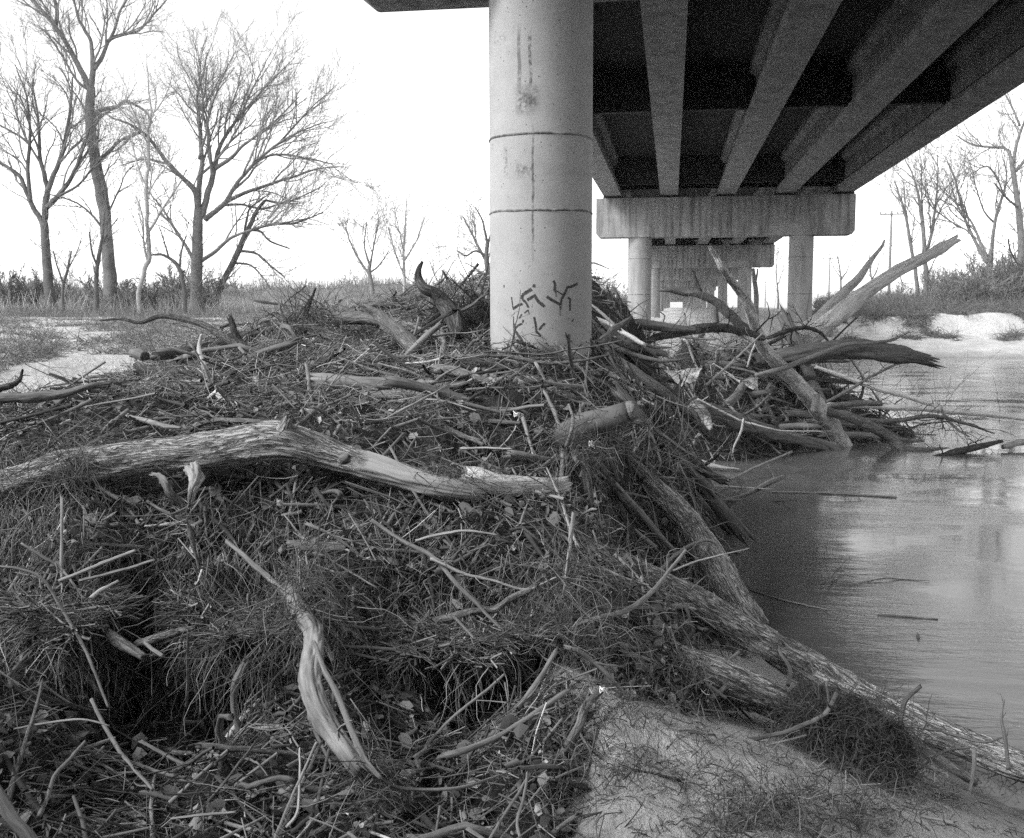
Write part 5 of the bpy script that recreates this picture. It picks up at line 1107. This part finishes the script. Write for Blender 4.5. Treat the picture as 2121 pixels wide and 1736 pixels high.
def hero_tree(label, limbs, Zd, m, levels, group=None, minr=0.0, tropism=0.07, cat='tree', depth_spread=0.5, name='bare_tree'):
    """limbs: list of polylines (px, py, width px); the first is the trunk"""
    allP = []; mbt = MB()
    base = at(limbs[0][0][0], limbs[0][0][1], Zd); base[2] = float(ground(base[0], base[1])) - 0.1
    KK = 14; Ps, R0, R1, Ls = [], [], [], []
    for li, lb in enumerate(limbs):
        off = 0 if li == 0 else random.uniform(-1, 1) * depth_spread
        n_ = len(lb); P = []
        for q, (px, py, wd) in enumerate(lb):
            zz = Zd + off * (q / (n_ - 1)) * 0.12 * Zd * 0.6
            P.append(np.append(at(px, py, zz), max(wd * zz / FPX / 2, 0.01)))
        P = np.array(P)
        if li == 0: P[0, :3] = base
        C = catmull(P, max(KK, 6 * n_)); s_ = np.arange(len(C))
        Lb = np.linalg.norm(np.diff(C[:, :3], axis=0), axis=1).sum()
        for c_ in range(3): C[1:-1, c_] += 0.02 * Lb * 0.35 * vnoise(s_[1:-1] * 0.45, li * 3.3 + c_ + 0 * s_[1:-1], int(base[0] * 7) + li)
        if li == 0: C[:4, 3] *= np.array([1.35, 1.2, 1.1, 1.03])
        limb(mbt, C[:, :3], C[:, 3], 12 if li == 0 else 8, 0.06, (0, 0), li)
        idx = np.linspace(0, len(C) - 1, KK).astype(int)
        Ps.append(C[idx, :3]); R0.append(C[0, 3]); R1.append(C[-1, 3]); Ls.append(Lb if li else Lb * 0.6)
    r = empty(name, base); tag(r, label, cat, group)
    me = mbt.mesh('trunk', base, True); link('trunk', me, m, r)
    P = np.array(Ps)
    br = grow(P, np.array(R0), np.array(R1), np.array(Ls), levels, tropism, minr=Zd * 0.00012, sp=Zd * 0.0068, lmin=Zd * 0.015)
    Vs, Qs, off = [], [], 0
    for V, Q in br: Vs.append(V - base); Qs.append(Q + off); off += len(V)
    link('crown', mesh_np('crown', np.concatenate(Vs), np.concatenate(Qs)), M_CROWN if m is not M_TREE_PALE else m, r)
    return r

LV = [(10, 0.5, 8, 5), (8, 0.55, 7, 4), (6, 0.6, 5, 3), (4, 0.7, 4, 3)]
LVs = [(9, 0.5, 7, 4), (7, 0.55, 6, 3), (5, 0.6, 5, 3), (3, 0.7, 4, 3)]
hero_tree('dark bare tree forking low, leftmost of the big ones', [
    [(108, 652, 26), (102, 600, 20), (95, 520, 18), (91, 462, 17)],
    [(91, 470, 12), (80, 448, 11), (64, 420, 10), (40, 365, 8), (0, 338, 6), (-50, 310, 4)],
    [(64, 420, 9), (58, 350, 8), (62, 285, 6), (55, 200, 4), (32, 135, 2)],
    [(91, 465, 14), (94, 420, 13), (98, 385, 11), (82, 320, 8), (80, 250, 5), (66, 170, 3)],
    [(97, 400, 11), (112, 360, 10), (130, 310, 8), (145, 230, 6), (150, 160, 3)],
    [(97, 430, 11), (118, 408, 10), (150, 365, 8), (175, 300, 6), (190, 250, 4)],
    [(62, 300, 6), (45, 285, 5), (10, 265, 4), (-30, 240, 3)],
    [(118, 408, 6), (160, 385, 5), (190, 350, 4), (225, 310, 2)]], 42, M_TREE_DARK, LV, 'big bare trees on the left bank')
hero_tree('tallest bare tree, thick crooked trunk leaving the top of the frame', [
    [(229, 650, 33), (228, 570, 26), (222, 489, 24), (214, 420, 25), (202, 360, 24), (194, 300, 21), (187, 245, 19), (188, 180, 17)],
    [(187, 190, 13), (170, 150, 12), (140, 95, 10), (115, 55, 9), (85, 20, 7), (50, -25, 5)],
    [(115, 60, 8), (118, 20, 8), (108, -20, 6), (100, -60, 4)],
    [(188, 185, 14), (193, 140, 11), (188, 85, 8), (175, 62, 7), (160, 30, 5), (150, -20, 4)],
    [(193, 145, 10), (212, 118, 9), (226, 85, 8), (252, 72, 7), (290, 62, 5), (318, 30, 4), (345, 0, 3)],
    [(226, 85, 7), (238, 60, 6), (248, 25, 5), (262, 0, 4), (275, -30, 3)],
    [(192, 245, 10), (210, 228, 9), (240, 222, 8), (261, 210, 6), (300, 230, 4), (310, 250, 2)],
    [(205, 330, 10), (220, 320, 8), (250, 290, 6), (290, 275, 4)],
    [(190, 190, 7), (160, 168, 5), (125, 110, 4), (90, 60, 2)]], 43, M_TREE, LV, 'big bare trees on the left bank')
hero_tree('slim pale-barked tree between the tallest and the broad one', [
    [(290, 650, 10), (287, 605, 9), (300, 560, 9), (310, 525, 9), (305, 470, 8), (303, 407, 8), (306, 340, 7), (308, 285, 6), (312, 236, 4), (306, 160, 2.5), (305, 110, 1.5)],
    [(312, 240, 3), (330, 220, 3), (350, 180, 2), (358, 140, 1)], [(303, 407, 4), (325, 370, 3), (355, 330, 2), (366, 290, 1)], [(306, 300, 3), (285, 250, 3), (262, 200, 2)]], 40, M_TREE_PALE, LVs, 'big bare trees on the left bank')
hero_tree('broad spreading bare tree with a round crown', [
    [(408, 650, 34), (407, 600, 25), (408, 540, 23), (410, 468, 21), (411, 430, 17)],
    [(409, 440, 13), (406, 400, 13), (385, 375, 10), (350, 340, 8), (318, 298, 7), (290, 270, 5), (258, 250, 3)],
    [(410, 450, 13), (413, 390, 12), (418, 330, 10), (412, 250, 8), (408, 205, 6), (420, 155, 4), (430, 110, 2)],
    [(418, 450, 14), (430, 400, 13), (440, 370, 12), (450, 320, 9), (465, 285, 7), (500, 235, 5), (530, 170, 3), (555, 120, 2)],
    [(445, 350, 9), (475, 330, 8), (505, 300, 6), (560, 260, 4), (620, 200, 2)],
    [(425, 455, 12), (450, 435, 11), (468, 418, 10), (490, 380, 8), (530, 335, 7), (580, 295, 5), (640, 265, 3), (690, 250, 1.5)],
    [(530, 335, 6), (570, 320, 5), (620, 325, 4), (690, 340, 2)],
    [(465, 425, 6), (500, 424, 5), (545, 432, 4), (600, 415, 3)],
    [(418, 540, 9), (445, 522, 8), (475, 495, 7), (510, 480, 5), (570, 465, 4), (650, 450, 2)],
    [(400, 535, 8), (385, 510, 7), (360, 470, 5), (335, 430, 4), (310, 400, 2)],
    [(440, 370, 8), (436, 320, 7), (430, 260, 5), (445, 200, 4), (470, 140, 2)],
    [(465, 285, 5), (470, 240, 4), (490, 190, 3), (500, 140, 2)],
    [(468, 418, 9), (520, 395, 7), (590, 372, 5), (660, 350, 3), (712, 345, 1.5)], [(500, 235, 5), (560, 170, 3), (612, 118, 1.5)], [(580, 295, 5), (640, 228, 3), (695, 178, 1.5)], [(350, 340, 5), (300, 330, 4), (252, 342, 2)],
    [(412, 330, 5), (430, 250, 4), (400, 200, 3), (380, 160, 2)]], 41, M_TREE, LV, 'big bare trees on the left bank')
hero_tree('leaning bare tree slanting right from the broad tree foot', [
    [(436, 648, 14), (455, 598, 13), (484, 541, 12), (505, 495, 12), (514, 476, 10), (530, 440, 8), (550, 415, 6)],
    [(512, 480, 7), (560, 465, 6), (610, 462, 4), (670, 440, 2)], [(550, 415, 5), (590, 420, 4), (640, 400, 3), (670, 385, 1.5)],
    [(495, 520, 6), (530, 525, 5), (560, 550, 4), (590, 575, 3)], [(487, 545, 5), (520, 550, 4), (545, 575, 3), (560, 600, 2)],
    [(505, 490, 6), (512, 450, 5), (520, 430, 4), (560, 400, 2)], [(516, 476, 6), (540, 480, 5), (560, 500, 4), (600, 515, 3)]], 41.5, M_TREE_DARK, LVs, 'big bare trees on the left bank')
hero_tree('thin dark tree hugging the left side of the tallest trunk', [
    [(200, 650, 12), (199, 600, 10), (201, 550, 8), (211, 500, 6), (215, 440, 4)], [(201, 550, 5), (190, 520, 4), (185, 480, 3)], [(205, 520, 4), (225, 480, 3), (245, 450, 2)]], 39, M_TREE_DARK, LVs, 'slender trees between the big ones')
hero_tree('small crooked tree close to the left of the broad tree', [
    [(384, 650, 9), (380, 590, 9), (368, 550, 8), (350, 535, 6), (330, 527, 4), (300, 530, 2)], [(372, 555, 5), (376, 520, 4), (385, 490, 3)], [(350, 535, 4), (340, 500, 3), (330, 470, 2)]], 40, M_TREE_DARK, LVs, 'slender trees between the big ones')
hero_tree('slim tree at the foot of the leftmost dark tree', [
    [(132, 650, 8), (130, 600, 6), (140, 560, 5), (148, 520, 3)], [(132, 590, 4), (118, 550, 3), (110, 520, 2)], [(140, 560, 3), (160, 520, 2), (170, 490, 1)]], 38, M_TREE_DARK, LVs, 'slender trees between the big ones')
# middle distance
hero_tree('small dark bare tree in the middle distance, left of two', [
    [(772, 640, 13), (771, 600, 10), (766, 570, 9), (764, 550, 7)], [(766, 570, 6), (745, 540, 5), (725, 500, 3), (715, 470, 2)], [(765, 560, 6), (772, 520, 4), (780, 480, 3), (785, 450, 1)], [(766, 565, 4), (785, 550, 3), (805, 520, 2)], [(766, 550, 5), (755, 510, 3), (760, 460, 2)]], 70, M_TREE, LVs, 'bare trees in the middle distance')
hero_tree('pale slender bare tree in the middle distance, right of two', [
    [(838, 640, 8), (838, 590, 7), (836, 530, 5), (840, 460, 3), (842, 410, 1.5)], [(837, 570, 4), (820, 530, 3), (805, 470, 2)], [(838, 540, 4), (862, 500, 3), (880, 450, 1.5)], [(836, 520, 3), (825, 470, 2), (815, 420, 1)]], 75, M_TREE_PALE, LVs, 'bare trees in the middle distance')
hero_tree('bare tree half hidden by the left side of the near column', [
    [(1016, 645, 14), (1014, 590, 12), (1008, 540, 10), (1010, 500, 8)], [(1010, 545, 7), (990, 510, 5), (975, 480, 4), (960, 450, 3)], [(1008, 530, 6), (985, 520, 4), (965, 530, 3), (950, 520, 2)], [(1012, 590, 6), (990, 560, 4), (965, 545, 2)], [(1010, 510, 6), (1000, 460, 4), (985, 430, 2)], [(1012, 500, 5), (1025, 460, 4), (1030, 430, 2)]], 60, M_TREE_DARK, LVs, 'bare trees in the middle distance')
hero_tree('thin bare tree between the pale slender one and the horn snag', [
    [(915, 620, 5), (914, 590, 4), (918, 560, 3)], [(915, 595, 3), (900, 570, 2), (890, 540, 1.5)], [(916, 585, 3), (930, 560, 2), (940, 540, 1)]], 80, M_TREE, LVs, 'bare trees in the middle distance')
# right bank
hero_tree('slim leaning tree behind the utility pole on the right bank', [
    [(1904, 625, 9), (1899, 580, 8), (1888, 520, 7), (1879, 464, 6), (1868, 420, 5), (1853, 375, 3)], [(1879, 464, 4), (1875, 430, 3), (1872, 380, 2)], [(1868, 420, 3), (1850, 400, 2), (1838, 370, 1)]], 88, M_TREE, LVs, 'bare trees on the right bank')
hero_tree('tall straight forked tree on the right bank', [
    [(1918, 625, 12), (1918, 570, 10), (1915, 520, 9), (1911, 470, 8), (1903, 410, 6), (1893, 370, 4), (1875, 330, 2)], [(1917, 530, 7), (1930, 480, 6), (1938, 420, 5), (1942, 370, 3), (1942, 320, 2)], [(1911, 460, 5), (1909, 400, 3), (1908, 330, 2)], [(1936, 430, 4), (1920, 400, 3), (1905, 370, 2)], [(1938, 425, 3), (1955, 400, 2), (1965, 370, 1)]], 88, M_TREE, LVs, 'bare trees on the right bank')
hero_tree('wide V-shaped tree on the right bank', [
    [(2048, 635, 15), (2048, 590, 13), (2050, 545, 13), (2053, 520, 10)], [(2045, 545, 8), (2025, 510, 7), (2005, 470, 6), (1990, 420, 5), (1978, 370, 4), (1962, 335, 3)], [(2047, 540, 8), (2030, 500, 6), (2012, 460, 5), (1985, 430, 4), (1970, 380, 2)], [(2053, 525, 8), (2058, 480, 7), (2065, 440, 6), (2078, 400, 5), (2085, 360, 3), (2075, 320, 2)], [(2058, 460, 5), (2040, 440, 4), (2025, 400, 3), (2015, 360, 2)], [(2078, 400, 4), (2065, 370, 3), (2045, 345, 3), (2010, 360, 2)]], 86, M_TREE, LVs, 'bare trees on the right bank')
hero_tree('big bare tree cut by the right frame edge', [
    [(2116, 640, 18), (2116, 560, 16), (2114, 480, 14), (2108, 420, 12), (2100, 370, 10), (2096, 330, 9)], [(2098, 345, 8), (2085, 310, 6), (2050, 305, 5), (2010, 298, 4), (1980, 280, 2)], [(2098, 340, 8), (2108, 290, 6), (2125, 240, 4), (2130, 190, 2)], [(2100, 360, 6), (2125, 330, 6), (2150, 310, 5)], [(2110, 430, 6), (2085, 410, 4), (2060, 380, 3)], [(2112, 260, 5), (2100, 230, 4), (2085, 200, 3), (2070, 175, 2)], [(2115, 555, 5), (2095, 525, 4), (2088, 495, 3)]], 82, M_TREE, LV, 'bare trees on the right bank')
for lab, lb, Z_ in [('small bare tree between the second pier column and the pale trunk', [[(1742, 630, 5), (1742, 590, 4), (1740, 560, 3), (1735, 530, 2)], [(1742, 580, 3), (1755, 560, 2), (1765, 530, 1)], [(1741, 575, 2), (1725, 550, 1.5), (1718, 525, 1)]], 120),
                    ('small bare tree seen through the fork of the two leaning trunks', [[(1808, 625, 5), (1807, 590, 4), (1803, 560, 3), (1800, 520, 1.5)], [(1806, 580, 3), (1818, 555, 2), (1822, 530, 1)]], 115),
                    ('small bare tree just right of the third pier columns', [[(1612, 640, 4), (1611, 600, 3), (1608, 560, 2), (1612, 520, 1)], [(1611, 590, 2), (1620, 565, 1.5), (1626, 540, 1)]], 125),
                    ('broken dark tree trunk standing under the second pier cap', [[(1568, 640, 11), (1566, 610, 10), (1562, 580, 9), (1560, 556, 6)], [(1564, 590, 5), (1568, 570, 4), (1569, 558, 3)]], 62)]:
    hero_tree(lab, lb, Z_, M_TREE if 'broken' in lab else M_TREE, [(2, 0.2, 4, 3)] if 'broken' in lab else LVs, 'small far trees' if 'broken' not in lab else None)
hero_tree('bare branching tree peeping right of the near column', [
    [(1205, 640, 10), (1200, 590, 8), (1195, 540, 6)], [(1203, 600, 5), (1225, 585, 4), (1245, 590, 3), (1262, 578, 1.5)], [(1200, 560, 5), (1225, 545, 4), (1245, 550, 3), (1262, 558, 1.5)], [(1198, 550, 4), (1215, 520, 3), (1225, 500, 1)]], 70, M_TREE, LVs, 'bare trees in the middle distance')

# shrubs: a few grown, the rest copied
def shrub_mesh(seed, h, m, mr):
    ns = 9; P0 = rng.normal(size=(ns, 3)) * [0.25, 0.25, 0]; d = norm(rng.normal(size=(ns, 3)) * [0.35, 0.35, 0.1] + [0, 0, 1]); L = rng.uniform(0.6, 1.0, ns) * h
    P = paths(P0, d, L, 8, 0.08, -0.02); R0 = rng.uniform(0.012, 0.03, ns); R1 = R0 * 0.4
    out = [tubes(P, R0[:, None] * np.linspace(1, 0.4, 8), 4)] + grow(P, R0, R1, L, [(7, 0.45, 5, 3), (6, 0.5, 4, 3), (3, 0.5, 3, 3)], 0.08, 0.8, minr=mr)
    Vs, Qs, off = [], [], 0
    for V, Q in out: Vs.append(V); Qs.append(Q + off); off += len(V)
    me = mesh_np('bare_shrub', np.concatenate(Vs), np.concatenate(Qs)); me.materials.append(m); return me
SH = [shrub_mesh(q, 3.0, [M_SHRUB, M_TREE_DARK, M_FAR][q % 3], 0.014) for q in range(6)]
SHF = [shrub_mesh(q, 3.4, [M_FAR, M_SHRUB][q % 2], 0.014) for q in range(4)]
def shrub(x, y, s, lab, grp, k):
    o = bpy.data.objects.new('bare_shrub', SHF[k % 4] if y > 60 else SH[k % 6]); COL.objects.link(o); o.location = (x, y, float(ground(x, y)) - 0.05)
    o.scale = (s * random.uniform(0.8, 1.2), s, s * random.uniform(0.7, 1.1)); o.rotation_euler = (0, 0, random.uniform(0, 6.28)); tag(o, lab, 'shrub', grp)
def at_ground(px, Zd):
    p = at(px, 640, Zd); return p[0], p[1]
k = 0
for px in np.linspace(-60, 420, 34):
    x, y = at_ground(px + random.uniform(-8, 8), random.uniform(41, 54)); shrub(x, y, random.uniform(0.35, 0.75), 'leafless shrub among the trees on the left bank', 'leafless shrubs under the left bank trees', k); k += 1
for px in np.linspace(430, 1010, 26):
    x, y = at_ground(px + random.uniform(-10, 10), random.uniform(75, 110)); shrub(x, y, random.uniform(0.5, 1.0), 'leafless shrub in the middle distance beyond the pale grass', 'leafless shrubs beyond the grass', k); k += 1
for px in np.linspace(1930, 2180, 52):
    x, y = at_ground(px + random.uniform(-6, 6), random.uniform(80, 96)); shrub(x, y, random.uniform(0.9, 1.7) * (0.7 + 0.3 * (px - 1930) / 200), 'tall leafless shrub in the thicket on the right bank', 'thicket shrubs on the right bank', k); k += 1
for px in np.linspace(1690, 1940, 30):
    x, y = at_ground(px + random.uniform(-6, 6), random.uniform(80, 100)); shrub(x, y, random.uniform(0.35, 0.7), 'low leafless shrub on the cut far bank', 'low shrubs along the far bank', k); k += 1
for px in np.linspace(1232, 1300, 10):
    x, y = at_ground(px, random.uniform(70, 85)); shrub(x, y, random.uniform(0.5, 0.9), 'leafless shrub seen between the near column and the second pier', 'shrubs between the columns', k); k += 1

# utility poles
def pole(px, ytop, Zd, arm, lab):
    t = at(px, ytop, Zd); b0 = float(ground(t[0], t[1])); r = empty('utility_pole', (t[0], t[1], b0)); tag(r, lab, 'utility pole', 'utility poles beyond the river')
    base = np.array([t[0], t[1], b0]); mb = MB(); limb(mb, np.array([[t[0], t[1], b0 - 0.2], [t[0], t[1], (b0 + t[2]) / 2], t]), np.array([0.16, 0.14, 0.11]), 8, 0); link('pole_shaft', mb.mesh('pole_shaft', base, True), M_FAR, r)
    mb = MB(); mb.box(t[0] - arm, t[0] + arm, t[1] - 0.16, t[1] - 0.04, t[2] - 0.45, t[2] - 0.31); link('crossarm', mb.mesh('crossarm', base), M_FAR, r)
    for dx in (-0.95, -0.5, 0.5, 0.95):
        mb = MB(); mb.box(t[0] + dx * arm - 0.05, t[0] + dx * arm + 0.05, t[1] - 0.14, t[1] - 0.06, t[2] - 0.305, t[2] - 0.12); link('insulator', mb.mesh('insulator', base), M_FAR, r)
pole(1847, 436, 105, 1.15, 'tall utility pole with a crossarm behind the leaning trunks')
pole(1719, 531, 190, 1.3, 'smaller utility pole just right of the second pier column')
pole(1586, 582, 320, 1.5, 'tiny farthest utility pole between the pier columns')

# grass, weeds and the far wood
def blades(name, label, n, fx, Lr, rr, m, tone, lean=0.5, K=3, cat='grass', curl=0.15, droop=0.05, zoff=0.0):
    x, y = fx(n); n = len(x); z = ground(x, y); P0 = np.stack([x, y, z + zoff], -1)
    d = norm(rng.normal(size=(n, 3)) * [lean, lean, 0.2] + [0, 0, 1]); L = rng.uniform(*Lr, n)
    P = paths(P0, d, L, K, curl, droop); R = rng.uniform(*rr, n)[:, None] * np.linspace(1, 0.4, K)
    V, Q = tubes(P, R, 3); t = np.clip(tone[0] + tone[1] * rng.normal(size=n), 0, 1)
    tag(link(name, mesh_np(name, V, Q, tone=np.repeat(t, K * 3)), m), label, cat, kind='stuff')
def region(px0, px1, z0, z1, th=None, sc=0.3, s=50):
    def f(n):
        px = rng.uniform(px0, px1, n * 2); Zd = rng.uniform(z0, z1, n * 2)
        d = np.array([(px - 1060.5) / FPX * Zd, Zd]); a = math.radians(YAW)
        x = d[0] * math.cos(a) - d[1] * math.sin(a); y = d[1] * math.cos(a) + d[0] * math.sin(a)
        k_ = shore_dist(x, y) > 0.8
        if th is not None: k_ &= fbm(x, y, sc, 3, s) > th
        return x[k_][:n], y[k_][:n]
    return f
blades('dry_grass', 'pale dry grass on the flat beyond the left bank', 16000, region(-60, 1030, 40, 75), (0.4, 1.1), (0.006, 0.014), M_GRASS, (0.5, 0.25), 0.25)
blades('bank_weeds', 'matted dry weeds lying in patches over the left sand bank', 20000, region(-60, 760, 11, 34, 0.08, 0.7, 50), (0.1, 0.5), (0.003, 0.008), M_WEED, (0.4, 0.25), 1.6, 4, 'weeds', 0.35, 0.2, 0.02)
blades('bank_weeds', 'thin weeds under the trees along the left bank lip', 7000, region(-60, 700, 36, 44), (0.1, 0.6), (0.006, 0.012), M_WEED, (0.2, 0.2), 0.9, 3, 'weeds')
blades('bank_brush', 'dark matted brush and roots spilling over the cut far bank', 14000, region(1690, 2200, 74, 90, 0.05, 0.16, 61), (0.5, 1.8), (0.012, 0.03), M_WEED, (0.12, 0.18), 1.6, 4, 'brush', 0.3, 0.15, 0.05)
def face_region(n):
    px = rng.uniform(1690, 2200, n * 4); u = rng.random(n * 4); Zd = 67.5 + u * 10
    d0, a = (px - 1060.5) / FPX * Zd, math.radians(YAW); x = d0 * math.cos(a) - Zd * math.sin(a); y = Zd * math.cos(a) + d0 * math.sin(a)
    k_ = (shore_dist(x, y) > 3.0) & (fbm(x, y, 0.7, 4, 63) > 0.52 - 0.85 * u)
    return x[k_][:n], y[k_][:n]
blades('bank_brush', 'dark roots and brush hanging down the cut face of the far bank', 20000, face_region, (0.3, 1.2), (0.01, 0.025), M_WEED, (0.15, 0.2), 1.8, 4, 'brush', 0.3, 0.3, 0.02)
blades('bank_brush', 'dry brush fringe on top of the far bank', 9000, region(1690, 2200, 82, 100), (0.6, 1.6), (0.012, 0.025), M_WEED, (0.3, 0.2), 0.5, 3, 'brush')
# distant wooded rise
xs = np.linspace(-420, 620, 300); ridge = []
hx = 420 + 0 * xs
def ridge_obj(name, label, y0, xs, h0, amp, m, n, Lr, rr):
    top = h0 + amp * (fbm(xs, 0 * xs, 0.012, 4, 70)) + 0.8 * fbm(xs, 0 * xs, 0.15, 3, 72)
    gate = np.where(xs < 0, np.clip((-xs - 55) / 30, 0, 1), np.clip((xs - 50) / 60, 0, 1) * 0.6)
    top = top * gate
    V = []
    for x_, t_ in zip(xs, top): V += [(x_, y0, 1.5), (x_, y0 + 12, t_ * 0.75 + 1), (x_, y0 + 40, t_ + 2), (x_, y0 + 160, 1.5)]
    m_ = len(xs); Q = [(i_ * 4 + q, i_ * 4 + 4 + q, i_ * 4 + 5 + q, i_ * 4 + 1 + q) for i_ in range(m_ - 1) for q in range(3)]
    tag(link('distant_hill', mesh_np('distant_hill', V, Q), m), label[0], kind='structure')
    x_ = rng.uniform(xs[0], xs[-1], n); f = rng.random(n); tt = np.interp(x_, xs, top); k_ = tt > 1.5; x_, f, tt = x_[k_], f[k_], tt[k_]; n = len(x_)
    P0 = np.stack([x_, y0 + f * 40, 1.5 + (tt * 0.75) * np.minimum(f * 3, 1) + (f * 0.25 * tt)], -1)
    d = norm(rng.normal(size=(n, 3)) * [0.35, 0.1, 0.1] + [0, 0, 1]); P = paths(P0, d, rng.uniform(*Lr, n), 3, 0.12)
    Vt, Qt = tubes(P, rng.uniform(*rr, n)[:, None] * np.linspace(1, 0.3, 3), 3)
    tag(link('far_wood', mesh_np('far_wood', Vt, Qt, tone=np.repeat(rng.random(n) * 0.4, 9)), M_WEED), label[1], 'wood', kind='stuff')
M_HILL = flat_material('far_wood_floor', 0.1, 0.17, 0.3, bs=0)
ridge_obj('rise', ('low wooded rise on the horizon', 'leafless far-off wood along the horizon'), 300, np.linspace(-330, 420, 260), 8.0, 6.0, M_HILL, 16000, (1.5, 4.5), (0.06, 0.14))

# thin winter haze
mh = bpy.data.materials.new('haze'); mh.use_nodes = True; nt = mh.node_tree; nt.nodes.clear()
vo_ = nt.nodes.new('ShaderNodeVolumePrincipled'); vo_.inputs['Color'].default_value = (0.95, 0.95, 0.95, 1); vo_.inputs['Density'].default_value = 0.0004; vo_.inputs['Anisotropy'].default_value = 0.2
nt.links.new(vo_.outputs[0], nt.nodes.new('ShaderNodeOutputMaterial').inputs['Volume'])
mb = MB(); mb.box(-2600, 2600, -1600, 4200, -3, 38)
tag(link('haze', mb.mesh('haze'), mh), 'thin pale winter haze over the river flat', 'haze', kind='stuff')
